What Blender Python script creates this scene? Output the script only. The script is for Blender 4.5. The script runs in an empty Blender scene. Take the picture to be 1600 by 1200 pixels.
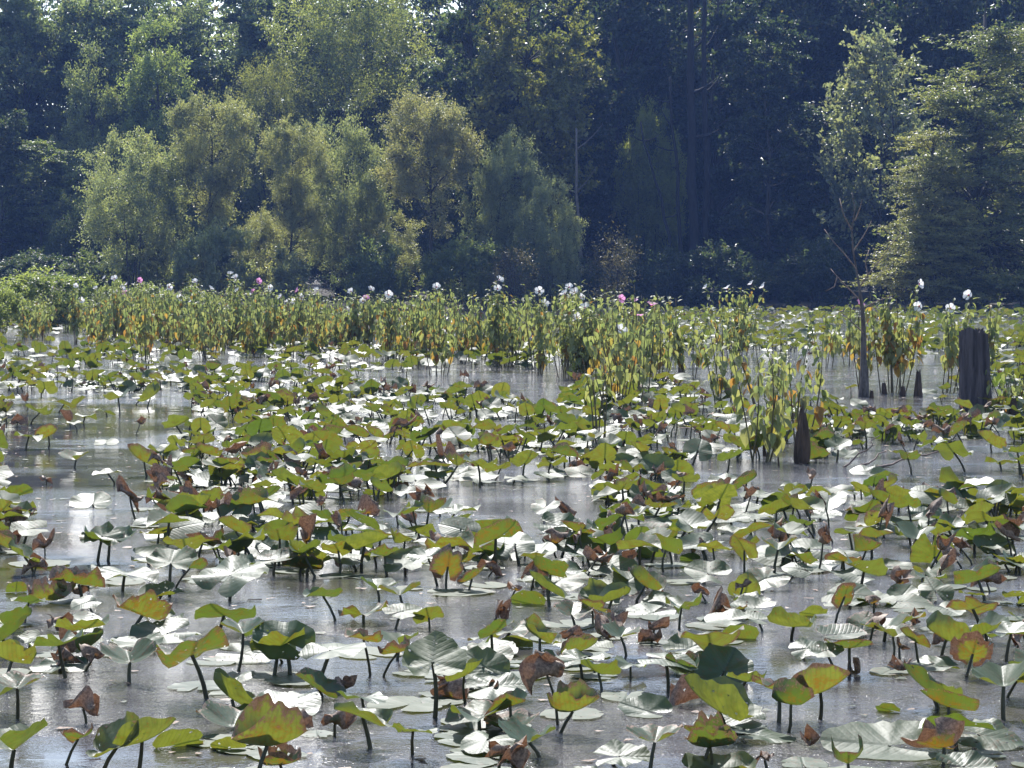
import bpy, math, random
import numpy as np
R = math.radians
rng = np.random.default_rng(7)
random.seed(7)
SC = bpy.context.scene
COL = SC.collection

# ------------------------------------------------------------------ camera, sky, sun, exposure
CAM_H, FPX, HOR = 1.6, 3800.0, 440.0
PITCH = math.atan((600 - HOR) / FPX)
cam = bpy.data.cameras.new('camera')
cam.lens = FPX / 1600 * 36
cam.clip_end = 2000
cam_ob = bpy.data.objects.new('camera', cam)
COL.objects.link(cam_ob)
cam_ob.location = (0, 0, CAM_H)
cam_ob.rotation_euler = (math.pi / 2 - PITCH, 0, 0)
SC.camera = cam_ob

SUN_EL, SUN_ROT = 45.0, -6.0
world = bpy.data.worlds.new('World')
SC.world = world
world.use_nodes = True
wn = world.node_tree.nodes
sky = wn.new('ShaderNodeTexSky')
sky.sky_type = 'NISHITA'
sky.sun_disc = False
sky.sun_elevation = R(SUN_EL)
sky.sun_rotation = R(SUN_ROT)
sky.air_density = 1.0
sky.dust_density = 1.0
sky.ozone_density = 1.5
world.node_tree.links.new(sky.outputs[0], wn['Background'].inputs[0])
wn['Background'].inputs[1].default_value = 0.15
sun = bpy.data.lights.new('sun', 'SUN')
sun.energy = 5.0
sun.angle = R(0.53)
sun.color = (1.0, 0.975, 0.945)
sun_ob = bpy.data.objects.new('sun', sun)
COL.objects.link(sun_ob)
e, r = R(SUN_EL), R(SUN_ROT)
from mathutils import Vector
SUN_DIR = Vector((math.sin(r) * math.cos(e), math.cos(r) * math.cos(e), math.sin(e)))
sun_ob.rotation_euler = SUN_DIR.to_track_quat('Z', 'Y').to_euler()
vs = SC.view_settings
vs.view_transform = 'Standard'
vs.look = 'None'
vs.gamma = 1.0
vs.use_curve_mapping = False
vs.exposure = 0.72
cy = SC.cycles
cy.use_denoising = True
cy.max_bounces = 7
cy.diffuse_bounces = 3
cy.glossy_bounces = 3
cy.transmission_bounces = 4
cy.transparent_max_bounces = 8
cy.volume_bounces = 0
cy.sample_clamp_indirect = 4.0
cy.sample_clamp_direct = 40.0

def px_dir(px, py):
    a, b = (px - 800) / FPX, (600 - py) / FPX
    return np.array([a, math.cos(PITCH) + math.sin(PITCH) * b, -math.sin(PITCH) + math.cos(PITCH) * b])

def ground(px, py):
    """point of the water surface seen at a photo pixel"""
    d = px_dir(px, py)
    t = CAM_H / -d[2]
    return np.array([d[0] * t, d[1] * t, 0.0])

def at(px, py, Y):
    d = px_dir(px, py)
    t = Y / d[1]
    return np.array([d[0] * t, Y, CAM_H + d[2] * t])

def to_px(p):
    x, y, z = p[0], p[1], p[2] - CAM_H
    yc = y * math.cos(PITCH) - z * math.sin(PITCH)
    zc = y * math.sin(PITCH) + z * math.cos(PITCH)
    return 800 + FPX * x / yc, 600 - FPX * zc / yc

# ------------------------------------------------------------------ mesh helpers
class MB:
    """collects numpy pieces; build() links them as one mesh object"""
    def __init__(self):
        self.v, self.f, self.a, self.uv, self.n = [], [], [], [], 0
    def add(self, v, f, dat=None, uv=None):
        v = np.asarray(v, float)
        self.v.append(v)
        for fa in (f if isinstance(f, list) else [f]):
            if len(fa):
                self.f.append(np.asarray(fa, np.int64) + self.n)
        k = len(v)
        self.a.append(np.broadcast_to(np.asarray(dat if dat is not None else (0, 0, 0, 0), float), (k, 4)))
        self.uv.append(np.broadcast_to(np.asarray(uv if uv is not None else (0, 0), float), (k, 2)))
        self.n += k
    def mesh(self, name, mat=None, smooth=True):
        me = bpy.data.meshes.new(name)
        v = np.concatenate(self.v)
        a = np.concatenate(self.a)
        uv = np.concatenate(self.uv)
        sizes = np.concatenate([np.full(len(f), f.shape[1]) for f in self.f])
        loops = np.concatenate([f.ravel() for f in self.f])
        me.vertices.add(len(v))
        me.vertices.foreach_set('co', v.ravel())
        me.loops.add(len(loops))
        me.loops.foreach_set('vertex_index', loops.astype(np.int32))
        me.polygons.add(len(sizes))
        starts = np.concatenate([[0], np.cumsum(sizes)[:-1]])
        me.polygons.foreach_set('loop_start', starts.astype(np.int32))
        me.polygons.foreach_set('loop_total', sizes.astype(np.int32))
        me.polygons.foreach_set('use_smooth', np.full(len(sizes), smooth))
        me.update(calc_edges=True)
        at_ = me.attributes.new('dat', 'FLOAT_COLOR', 'POINT')
        at_.data.foreach_set('color', a.ravel().astype(np.float32))
        ul = me.uv_layers.new(name='UVMap')
        ul.data.foreach_set('uv', uv[loops].ravel().astype(np.float32))
        if mat:
            me.materials.append(mat)
        return me
    def build(self, name, mat=None, parent=None, smooth=True):
        o = bpy.data.objects.new(name, self.mesh(name, mat, smooth))
        COL.objects.link(o)
        if parent:
            o.parent = parent
        return o

def tag(o, label=None, cat=None, group=None, kind=None):
    if label: o['label'] = label
    if cat: o['category'] = cat
    if group: o['group'] = group
    if kind: o['kind'] = kind
    return o

def empty(name, loc, rz=0.0):
    o = bpy.data.objects.new(name, None)
    o.empty_display_size = 0.1
    o.location = tuple(loc)
    o.rotation_euler = (0, 0, rz)
    COL.objects.link(o)
    return o

def link(name, me, parent=None, loc=None, rot=None, scale=None):
    o = bpy.data.objects.new(name, me)
    COL.objects.link(o)
    if parent: o.parent = parent
    if loc is not None: o.location = tuple(loc)
    if rot is not None: o.rotation_euler = rot
    if scale is not None: o.scale = (scale,) * 3 if np.isscalar(scale) else scale
    return o

def tube(pts, rad, sides=6, cap=True, lump=0.0, seed=0):
    pts = np.asarray(pts, float)
    n = len(pts)
    rad = np.broadcast_to(np.asarray(rad, float), (n,))
    tan = np.gradient(pts, axis=0)
    tan /= np.linalg.norm(tan, axis=1)[:, None] + 1e-9
    ref = np.array([1.0, 0, 0]) if abs(tan[0, 0]) < 0.8 else np.array([0, 1.0, 0])
    s = np.cross(tan, ref); s /= np.linalg.norm(s, axis=1)[:, None] + 1e-9
    t = np.cross(tan, s)
    ang = np.linspace(0, 2 * np.pi, sides, endpoint=False)
    rr = rad[:, None] * np.ones(sides)
    if lump:
        rr = rr * (1 + lump * np.random.default_rng(seed).uniform(-1, 1, (n, sides)))
    v = pts[:, None] + rr[..., None] * (np.cos(ang)[None, :, None] * s[:, None] + np.sin(ang)[None, :, None] * t[:, None])
    v = v.reshape(-1, 3)
    i = np.arange(n - 1)[:, None] * sides
    j = np.arange(sides)[None]
    j2 = (j + 1) % sides
    f = np.stack([i + j, i + j2, i + sides + j2, i + sides + j], -1).reshape(-1, 4)
    fs = [f]
    if cap:
        v = np.vstack([v, pts[-1]])
        k = np.arange(sides)
        fs.append(np.stack([(n - 1) * sides + k, (n - 1) * sides + (k + 1) % sides, np.full(sides, n * sides)], -1))
    return v, fs

def curve_pts(p0, p1, n=6, bow=(0, 0, 0)):
    t = np.linspace(0, 1, n)[:, None]
    return np.asarray(p0) * (1 - t) + np.asarray(p1) * t + np.asarray(bow) * (4 * t * (1 - t))

# ------------------------------------------------------------------ materials
def new_mat(name):
    m = bpy.data.materials.new(name)
    m.use_nodes = True
    nt = m.node_tree
    nt.nodes.clear()
    return m, nt, nt.nodes.new('ShaderNodeOutputMaterial')

class NT:
    def __init__(self, nt): self.nt = nt
    def node(self, t, **kw):
        n = self.nt.nodes.new(t)
        for k, v in kw.items(): setattr(n, k, v)
        return n
    def lk(self, a, b): self.nt.links.new(a, b)
    def set(self, sock, v):
        if isinstance(v, bpy.types.NodeSocket): self.lk(v, sock)
        else: sock.default_value = v
    def math(self, op, a, b=0.0, c=None, clamp=False):
        n = self.node('ShaderNodeMath', operation=op, use_clamp=clamp)
        self.set(n.inputs[0], a); self.set(n.inputs[1], b)
        if c is not None: self.set(n.inputs[2], c)
        return n.outputs[0]
    def mix(self, f, a, b, blend='MIX'):
        n = self.node('ShaderNodeMix', data_type='RGBA', blend_type=blend, clamp_factor=True)
        self.set(n.inputs[0], f)
        self.set(n.inputs[6], a if isinstance(a, bpy.types.NodeSocket) else (*a, 1))
        self.set(n.inputs[7], b if isinstance(b, bpy.types.NodeSocket) else (*b, 1))
        return n.outputs[2]
    def noise(self, vec, scale, detail=2, rough=0.5):
        n = self.node('ShaderNodeTexNoise')
        if vec is not None: self.lk(vec, n.inputs['Vector'])
        n.inputs['Scale'].default_value = scale
        n.inputs['Detail'].default_value = detail
        n.inputs['Roughness'].default_value = rough
        return n.outputs[0]
    def ramp(self, f, stops):
        n = self.node('ShaderNodeValToRGB')
        cr = n.color_ramp
        while len(cr.elements) < len(stops): cr.elements.new(0.5)
        for el, (p, c) in zip(cr.elements, stops):
            el.position = p; el.color = (*c, 1)
        self.set(n.inputs[0], f)
        return n.outputs[0]

def mat_lily():
    m, nt, out = new_mat('lily_leaf_skin')
    N = NT(nt)
    dat = N.node('ShaderNodeAttribute', attribute_name='dat')
    sp = N.node('ShaderNodeSeparateColor'); N.lk(dat.outputs['Color'], sp.inputs[0])
    rad, age, rnd = sp.outputs[0], sp.outputs[1], sp.outputs[2]
    uv = N.node('ShaderNodeUVMap', uv_map='UVMap')
    geo = N.node('ShaderNodeTexCoord')
    pos = N.node('ShaderNodeNewGeometry').outputs['Position']
    s2 = N.node('ShaderNodeSeparateXYZ'); N.lk(uv.outputs[0], s2.inputs[0])
    ax = N.math('ABSOLUTE', s2.outputs[0])
    # side veins running out and forward from the midrib
    ph = N.math('MULTIPLY', N.math('SUBTRACT', s2.outputs[1], N.math('MULTIPLY', N.math('POWER', ax, 0.8), 0.55)), 62.0)
    vein = N.math('POWER', N.math('MULTIPLY_ADD', N.math('SINE', ph), 0.5, 0.5), 4.0)
    mid = N.math('SUBTRACT', 1.0, N.math('MULTIPLY', ax, 22.0), clamp=True)
    n1 = N.noise(pos, 24, 4, 0.65)
    n2 = N.noise(pos, 85, 4, 0.7)
    # brown rim creeping in with age, rust speckles
    lim = N.math('SUBTRACT', 1.2, N.math('MULTIPLY', age, 1.05))
    rim = N.math('MULTIPLY', N.math('ADD', N.math('SUBTRACT', rad, lim), N.math('MULTIPLY', N.math('SUBTRACT', N.math('MULTIPLY_ADD', n2, 0.55, N.math('MULTIPLY', n1, 0.45)), 0.5), 1.25)), 9.0, clamp=True)
    spk = N.math('MULTIPLY', N.math('MULTIPLY', N.math('SUBTRACT', N.math('MULTIPLY_ADD', n2, 0.6, N.math('MULTIPLY', n1, 0.4)), N.math('SUBTRACT', 0.59, N.math('ADD', N.math('MULTIPLY', age, 0.22), N.math('MULTIPLY', N.math('FRACT', N.math('MULTIPLY', rnd, 7.3)), 0.05)))), 9.0, clamp=True), 0.75)
    top = N.mix(rnd, (0.065, 0.125, 0.062), (0.115, 0.165, 0.082))
    top = N.mix(N.math('MULTIPLY', vein, 0.14), top, (0.13, 0.18, 0.07))
    thr = N.mix(rnd, (0.075, 0.115, 0.012), (0.17, 0.178, 0.018))
    blot = N.math('MULTIPLY', N.math('SUBTRACT', n1, 0.42), 4.5, clamp=True)
    thr = N.mix(N.math('MULTIPLY', blot, 0.75), thr, N.mix(N.math('FRACT', N.math('MULTIPLY', rnd, 13.7)), (0.05, 0.085, 0.008), (0.13, 0.105, 0.008)))
    thr = N.mix(mid, thr, (0.025, 0.04, 0.005))
    thr = N.mix(N.math('MULTIPLY', vein, 0.40), thr, (0.07, 0.10, 0.008))
    brown = N.mix(N.math('MULTIPLY', N.math('SUBTRACT', n2, 0.35), 3.3, clamp=True), (0.070, 0.040, 0.024), (0.44, 0.29, 0.19))
    rust = N.mix(n2, (0.16, 0.05, 0.012), (0.24, 0.12, 0.02))
    top = N.mix(rim, N.mix(spk, top, rust), brown)
    thr = N.mix(rim, N.mix(spk, thr, (0.19, 0.085, 0.008)), N.mix(n2, (0.05, 0.020, 0.010), (0.22, 0.10, 0.045)))
    b = N.node('ShaderNodeBsdfPrincipled')
    N.lk(top, b.inputs['Base Color'])
    N.set(b.inputs['Roughness'], N.math('ADD', N.math('MULTIPLY_ADD', rim, 0.18, 0.41), N.math('MULTIPLY', rnd, 0.14)))
    b.inputs['Specular IOR Level'].default_value = 0.88
    bp = N.node('ShaderNodeBump')
    bp.inputs['Strength'].default_value = 0.42
    bp.inputs['Distance'].default_value = 0.0028
    N.lk(N.math('ADD', N.math('ADD', N.math('MULTIPLY', vein, N.math('MULTIPLY', n1, -0.7)), N.math('MULTIPLY', mid, -1.2)), N.math('MULTIPLY', n1, 2.2)), bp.inputs['Height'])
    N.lk(bp.outputs[0], b.inputs['Normal'])
    t = N.node('ShaderNodeBsdfTranslucent')
    N.lk(thr, t.inputs[0])
    mx = N.node('ShaderNodeMixShader')
    N.set(mx.inputs[0], N.math('SUBTRACT', 0.56, N.math('MULTIPLY', rim, 0.25)))
    N.lk(b.outputs[0], mx.inputs[1]); N.lk(t.outputs[0], mx.inputs[2])
    # small insect holes in some of the leaves
    vo = N.node('ShaderNodeTexVoronoi'); vo.inputs['Scale'].default_value = 34.0; N.lk(pos, vo.inputs['Vector'])
    gate = N.math('MULTIPLY', N.math('GREATER_THAN', N.math('FRACT', N.math('MULTIPLY', rnd, 5.7)), 0.55), N.math('GREATER_THAN', n1, 0.52))
    hole = N.math('MULTIPLY', N.math('LESS_THAN', N.math('ADD', vo.outputs['Distance'], N.math('MULTIPLY', N.math('SUBTRACT', n2, 0.5), 0.5)), 0.17), gate)
    tr = N.node('ShaderNodeBsdfTransparent')
    m2 = N.node('ShaderNodeMixShader'); N.set(m2.inputs[0], hole)
    N.lk(mx.outputs[0], m2.inputs[1]); N.lk(tr.outputs[0], m2.inputs[2])
    N.lk(m2.outputs[0], out.inputs[0])
    return m

def mat_simple(name, c1, c2, scale=20, rough=0.7, bump=0.0, stretch=None, spec=0.4):
    m, nt, out = new_mat(name)
    N = NT(nt)
    tc = N.node('ShaderNodeTexCoord')
    vec = tc.outputs['Object']
    if stretch:
        mp = N.node('ShaderNodeMapping')
        mp.inputs['Scale'].default_value = stretch
        N.lk(vec, mp.inputs[0]); vec = mp.outputs[0]
    n = N.noise(vec, scale, 5, 0.6)
    b = N.node('ShaderNodeBsdfPrincipled')
    N.lk(N.ramp(n, [(0.3, c1), (0.7, c2)]), b.inputs['Base Color'])
    b.inputs['Roughness'].default_value = rough
    b.inputs['Specular IOR Level'].default_value = spec
    if bump:
        bp = N.node('ShaderNodeBump'); bp.inputs['Distance'].default_value = bump; bp.inputs['Strength'].default_value = 0.8
        N.lk(n, bp.inputs['Height']); N.lk(bp.outputs[0], b.inputs['Normal'])
    N.lk(b.outputs[0], out.inputs[0])
    return m

def mat_foliage(name='tree_foliage', trans=0.5, rough=0.42):
    """leaf colour from the object's own colour, varied leaf by leaf"""
    m, nt, out = new_mat(name)
    N = NT(nt)
    oi = N.node('ShaderNodeObjectInfo')
    dat = N.node('ShaderNodeAttribute', attribute_name='dat')
    sp = N.node('ShaderNodeSeparateColor'); N.lk(dat.outputs['Color'], sp.inputs[0])
    v = sp.outputs[0]
    dark = N.mix(1.0, oi.outputs['Color'], (0.65, 0.7, 0.7), 'MULTIPLY')
    lite = N.mix(1.0, oi.outputs['Color'], (1.35, 1.25, 1.0), 'MULTIPLY')
    c = N.mix(v, dark, lite)
    c = N.mix(N.math('MULTIPLY', N.math('SUBTRACT', sp.outputs[1], 0.9, clamp=True), 5.0), c, (0.20, 0.13, 0.03))
    b = N.node('ShaderNodeBsdfPrincipled')
    N.lk(c, b.inputs['Base Color'])
    b.inputs['Roughness'].default_value = rough
    b.inputs['Specular IOR Level'].default_value = 0.8
    t = N.node('ShaderNodeBsdfTranslucent')
    N.lk(N.mix(1.0, c, (2.0, 2.1, 0.9), 'MULTIPLY'), t.inputs[0])
    mx = N.node('ShaderNodeMixShader'); mx.inputs[0].default_value = trans
    N.lk(b.outputs[0], mx.inputs[1]); N.lk(t.outputs[0], mx.inputs[2])
    N.lk(mx.outputs[0], out.inputs[0])
    return m

def mat_mallow():
    m, nt, out = new_mat('mallow_leaf_skin')
    N = NT(nt)
    dat = N.node('ShaderNodeAttribute', attribute_name='dat')
    sp = N.node('ShaderNodeSeparateColor'); N.lk(dat.outputs['Color'], sp.inputs[0])
    tint, v = sp.outputs[0], sp.outputs[1]
    c = N.ramp(tint, [(0.0, (0.165, 0.205, 0.095)), (0.45, (0.23, 0.24, 0.115)), (0.7, (0.27, 0.215, 0.065)), (0.88, (0.34, 0.17, 0.05)), (1.0, (0.20, 0.11, 0.06))])
    c = N.mix(v, N.mix(1.0, c, (0.7, 0.75, 0.7), 'MULTIPLY'), c)
    b = N.node('ShaderNodeBsdfPrincipled'); N.lk(c, b.inputs['Base Color'])
    b.inputs['Roughness'].default_value = 0.5
    t = N.node('ShaderNodeBsdfTranslucent'); N.lk(N.mix(1.0, c, (1.6, 1.6, 0.95), 'MULTIPLY'), t.inputs[0])
    mx = N.node('ShaderNodeMixShader'); mx.inputs[0].default_value = 0.5
    N.lk(b.outputs[0], mx.inputs[1]); N.lk(t.outputs[0], mx.inputs[2]); N.lk(mx.outputs[0], out.inputs[0])
    return m

def mat_petal(name, c):
    m, nt, out = new_mat(name)
    N = NT(nt)
    dat = N.node('ShaderNodeAttribute', attribute_name='dat')
    sp = N.node('ShaderNodeSeparateColor'); N.lk(dat.outputs['Color'], sp.inputs[0])
    cc = N.mix(N.math('MULTIPLY', N.math('SUBTRACT', 0.28, sp.outputs[0]), 12.0, clamp=True), c, (0.30, 0.02, 0.06))
    b = N.node('ShaderNodeBsdfPrincipled'); N.lk(cc, b.inputs['Base Color']); b.inputs['Roughness'].default_value = 0.6
    t = N.node('ShaderNodeBsdfTranslucent'); N.lk(cc, t.inputs[0])
    mx = N.node('ShaderNodeMixShader'); mx.inputs[0].default_value = 0.5
    N.lk(b.outputs[0], mx.inputs[1]); N.lk(t.outputs[0], mx.inputs[2]); N.lk(mx.outputs[0], out.inputs[0])
    return m

def mat_water():
    m, nt, out = new_mat('pond_water')
    N = NT(nt)
    pos = N.node('ShaderNodeNewGeometry').outputs['Position']
    dat = N.node('ShaderNodeAttribute', attribute_name='dat')
    sp = N.node('ShaderNodeSeparateColor'); N.lk(dat.outputs['Color'], sp.inputs[0])
    mp = N.node('ShaderNodeMapping'); mp.inputs['Scale'].default_value = (0.9, 1.0, 1.0); N.lk(pos, mp.inputs[0])
    v = mp.outputs[0]
    patch = N.noise(v, 0.55, 3, 0.6)
    amp = N.math('MULTIPLY', N.math('MULTIPLY_ADD', N.math('SUBTRACT', patch, 0.42, clamp=True), 6.5, 0.16), sp.outputs[0])
    w1 = N.noise(v, 13, 2, 0.5)
    w2 = N.noise(v, 60, 2, 0.6)
    w3 = N.noise(v, 2.6, 1, 0.5)
    h = N.math('ADD', N.math('MULTIPLY', N.math('ADD', N.math('MULTIPLY', w1, 0.026), N.math('MULTIPLY', w2, 0.019)), amp), N.math('MULTIPLY', w3, 0.004))
    bp = N.node('ShaderNodeBump'); bp.inputs['Distance'].default_value = 1.0; bp.inputs['Strength'].default_value = 1.0
    N.lk(h, bp.inputs['Height'])
    b = N.node('ShaderNodeBsdfPrincipled')
    mud = N.noise(pos, 1.3, 4, 0.6)
    N.lk(N.ramp(mud, [(0.35, (0.048, 0.045, 0.045)), (0.7, (0.085, 0.080, 0.080))]), b.inputs['Base Color'])
    b.inputs['Roughness'].default_value = 0.05
    b.inputs['IOR'].default_value = 1.33
    N.lk(bp.outputs[0], b.inputs['Normal'])
    N.lk(b.outputs[0], out.inputs[0])
    return m

M_LILY = mat_lily()
M_STALK = mat_simple('lily_stalk', (0.030, 0.030, 0.014), (0.075, 0.065, 0.03), 30, 0.5)
M_BARK = mat_simple('tree_bark', (0.030, 0.026, 0.023), (0.085, 0.072, 0.062), 9, 0.9, 0.02, (1, 1, 0.25))
M_DARKBARK = mat_simple('dark_bark', (0.010, 0.009, 0.009), (0.030, 0.026, 0.024), 9, 0.9, 0.02, (1, 1, 0.25))
M_SNAG = mat_simple('snag_bark', (0.05, 0.04, 0.036), (0.20, 0.165, 0.15), 24, 0.9, 0.01, (1, 1, 0.2))
M_PALEBARK = mat_simple('pale_bark', (0.10, 0.085, 0.075), (0.24, 0.20, 0.18), 14, 0.9, 0.01, (1, 1, 0.3))
M_FOL = mat_foliage()
M_MALLOW = mat_mallow()
M_MSTEM = mat_simple('mallow_stem', (0.06, 0.045, 0.025), (0.15, 0.12, 0.05), 12, 0.7)
M_WHITE = mat_petal('white_petal', (0.80, 0.78, 0.76))
M_PINK = mat_petal('pink_petal', (0.72, 0.32, 0.55))
M_WATER = mat_water()
M_POST = mat_simple('weathered_post_wood', (0.024, 0.020, 0.022), (0.15, 0.122, 0.128), 22, 0.9, 0.03, (1, 1, 0.07))
M_ROT = mat_simple('rotten_wood', (0.03, 0.022, 0.017), (0.15, 0.095, 0.065), 26, 0.95, 0.02, (1, 1, 0.2))
M_DEAD = mat_simple('dead_twig', (0.13, 0.09, 0.07), (0.30, 0.22, 0.18), 20, 0.9)
M_SOIL = mat_simple('bank_soil', (0.035, 0.030, 0.018), (0.075, 0.06, 0.035), 0.8, 0.95)
# ------------------------------------------------------------------ the setting: ground, water
def grid(xs, ys, zf, dat=None):
    X, Y = np.meshgrid(xs, ys)
    v = np.stack([X, Y, zf(X, Y)], -1).reshape(-1, 3)
    nx, ny = len(xs), len(ys)
    i, j = np.meshgrid(np.arange(nx - 1), np.arange(ny - 1))
    a = (j * nx + i).ravel()
    return v, np.stack([a, a + 1, a + nx + 1, a + nx], -1)

def bank_y(x): return 146 - 8 / (1 + np.exp((x - 2) * .5)) - 22 / (1 + np.exp(-(x - 19) * .9)) + 2.5 * np.sin(x * 0.13 + 1) + 1.2 * np.sin(x * 0.41)
def terr(x, y):
    t = np.clip((y - bank_y(x)) / 6, -1, 1)
    return -0.25 + 0.55 * np.sin(t * np.pi / 2) + np.clip(y - 158, 0, 900) * 0.012 + 0.12 * np.sin(x * 0.7) * np.sin(y * 0.5) * (t > 0)
mb = MB()
xs = np.concatenate([np.linspace(-900, -90, 9), np.arange(-80, 81, 2.5), np.linspace(90, 900, 9)])
ys = np.concatenate([np.linspace(-60, 130, 14), np.arange(134, 240, 2.0), np.linspace(250, 1300, 12)])
mb.add(*grid(xs, ys, terr))
tag(mb.build('ground', M_SOIL), kind='structure')

CALM = [(ground(130, 735), 3.2, 4.5), (ground(60, 655), 4.5, 6), (ground(520, 930), 0.75, 1.2), (ground(1170, 1050), 0.8, 1.1),
        (ground(30, 890), 0.9, 1.2), (ground(680, 1150), 0.35, 0.45), (ground(850, 1040), 0.5, 0.6), (ground(60, 1190), 0.35, 0.3), (ground(380,1180),0.35,0.3)]
def ripple(x, y):
    w = np.ones_like(x)
    for c, rx, ry in CALM:
        d = np.hypot((x - c[0]) / rx, (y - c[1]) / ry)
        w = np.minimum(w, np.clip((d - 0.55) / 0.6, 0.06, 1))
    return w
mb = MB()
xs = np.concatenate([np.linspace(-120, -8, 15), np.arange(-7, 7.01, 0.25), np.linspace(8, 120, 15)])
ys = np.concatenate([np.linspace(-40, 5, 6), np.arange(6, 36, 0.35), np.linspace(37, 151, 40)])
v, f = grid(xs, ys, lambda X, Y: X * 0)
rp = ripple(v[:, 0], v[:, 1])
mb.add(v, f, np.stack([rp, rp, rp, rp], -1))
tag(mb.build('water', M_WATER), kind='structure')

# ------------------------------------------------------------------ trees
def rand_dirs(n, g, up=0.0):
    d = g.normal(size=(n, 3)); d[:, 2] += up
    return d / (np.linalg.norm(d, axis=1)[:, None] + 1e-9)

def leaf_cloud(mb, pos, axis, ln, wd, g, var):
    """one small folded leaf (two triangles) at each position"""
    n = len(pos)
    nrm = rand_dirs(n, g, 0.5)
    side = np.cross(axis, nrm); side /= np.linalg.norm(side, axis=1)[:, None] + 1e-9
    L = ln * g.uniform(0.7, 1.3, n)[:, None]; W = wd * g.uniform(0.7, 1.3, n)[:, None]
    p0, p1 = pos - axis * L / 2, pos + axis * L / 2
    lift = np.cross(side, axis) * W * 0.25
    v = np.stack([p0, pos + side * W / 2 + lift, p1, pos - side * W / 2 + lift], 1).reshape(-1, 3)
    k = np.arange(n)[:, None] * 4
    f = np.vstack([k + [0, 1, 2], k + [0, 2, 3]])
    d = np.zeros((n, 4)); d[:, 0] = np.clip(var, 0, 1); d[:, 1] = g.uniform(0, 1, n)
    mb.add(v, f, np.repeat(d, 4, 0))

def grow_tree(seed, H, W, base, nclump=34, spray=15, leaves=26, clump_r=0.16, flat=1.0, shape='round', droop=0.0,
              stems=1, leaf=(0.16, 0.09), trunk_r=None, up=0.25, lean=0.0, gap=0.0, spray_len=1.0):
    """returns (trunk mesh builder, crown mesh builder); base = height where the crown starts"""
    g = np.random.default_rng(seed)
    tr, cr = MB(), MB()
    trunk_r = trunk_r or 0.012 * H
    ch = H - base
    # clump centres inside the crown envelope
    pts = []
    while len(pts) < nclump:
        u = g.uniform(-1, 1, 3)
        z = (u[2] + 1) / 2
        if shape == 'round': rad = math.sqrt(max(0, 1 - (2 * z - 1) ** 2)) ** 0.8
        elif shape == 'cone': rad = (1 - z) ** 0.7 * 0.95 + 0.06
        elif shape == 'ovate': rad = math.sin(math.pi * min(1, z * 0.92 + 0.10)) ** 0.7
        elif shape == 'umbrella': rad = (0.35 + 0.75 * z) * (1 - z ** 5) ** 0.6
        elif shape == 'fan': rad = (0.30 + 0.75 * z ** 0.8) * math.sqrt(max(0, 1 - z ** 4))
        elif shape == 'column': rad = 0.75 * (1 - 0.25 * z)
        q = math.hypot(u[0], u[1])
        if q > rad or (q < rad * 0.35 and g.random() < 0.6 and z < 0.85): continue
        c = np.array([u[0] * W / 2, u[1] * W / 2, base + z * ch * 0.96])
        if any(np.linalg.norm((c - p) / [W, W, ch]) < 0.55 / nclump ** 0.5 for p in pts) and g.random() < 0.8: continue
        pts.append(c)
    pts = np.array(pts)
    # stems
    sp = []
    for s in range(stems):
        a = g.uniform(0, 2 * np.pi)
        sprd = 0.0 if stems == 1 else g.uniform(0.15, 0.42) * W / 2
        top = np.array([math.cos(a) * sprd + lean * H, math.sin(a) * sprd, base + ch * (0.82 if stems == 1 else g.uniform(0.55, 0.85))])
        b0 = np.array([math.cos(a) * 0.12 * (stems > 1), math.sin(a) * 0.12 * (stems > 1), -0.5])
        P = curve_pts(b0, top, 9, (g.uniform(-.04, .04) * H, g.uniform(-.04, .04) * H, 0))
        P[1:-1, :2] += g.normal(0, 0.008 * H, (7, 2))
        k = trunk_r * (1 if stems == 1 else 0.65)
        rad = k * np.linspace(1, 0.22, 9); rad[0] *= 1.35
        tr.add(*tube(P, rad, 8, lump=0.06, seed=seed + s))
        sp.append((P, rad))
    for c in pts:
        P, rad = sp[g.integers(len(sp))] if stems == 1 else min(sp, key=lambda q: np.linalg.norm(q[0][-1][:2] - c[:2]) + g.uniform(0, W * .2))
        zt = c[2] - g.uniform(0.25, 0.6) * np.linalg.norm(c[:2] - P[5][:2]) - 0.06 * H
        i = int(np.clip(np.searchsorted(P[:, 2], max(zt, base * 0.8)), 2, 8))
        rb = min(rad[i] * 0.6, 0.012 * H * 0.5)
        B = curve_pts(P[i], c, 5, (0, 0, 0.04 * H * g.uniform(-0.5, 1)))
        tr.add(*tube(B, rb * np.linspace(1, 0.25, 5), 4))
        R0 = clump_r * W * g.uniform(0.7, 1.3)
        n = spray
        d = rand_dirs(n, g, up); d[:, 2] *= flat
        s0 = c + g.normal(0, 0.25, (n, 3)) * R0 * [1, 1, flat]
        ln = R0 * g.uniform(0.6, 1.5, n) * spray_len
        K = leaves
        t = g.uniform(0.05, 1, (n, K))
        pos = s0[:, None] + d[:, None] * (t * ln[:, None])[..., None]
        pos[..., 2] -= droop * (t * ln[:, None]) ** 2 * 0.5
        pos += g.normal(0, 0.05 + 0.08 * R0, (n, K, 3)) * [1, 1, max(flat, .35)]
        ax = d[:, None] + rand_dirs(n * K, g).reshape(n, K, 3) * 0.9
        ax[..., 2] -= droop * 0.6
        ax /= np.linalg.norm(ax, axis=-1)[..., None] + 1e-9
        cv = g.uniform(0.15, 0.85)
        var = cv + g.normal(0, 0.18, n)[:, None] + g.normal(0, 0.12, (n, K))
        keep = g.random((n, K)) > gap
        leaf_cloud(cr, pos[keep], ax[keep], leaf[0], leaf[1], g, var[keep])
        for q in range(0, n, 3):     # twigs
            tr.add(*tube(np.stack([c, s0[q] + d[q] * ln[q] * 0.8]), [rb * .35, rb * .12], 3, cap=False))
    return tr, cr

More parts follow.
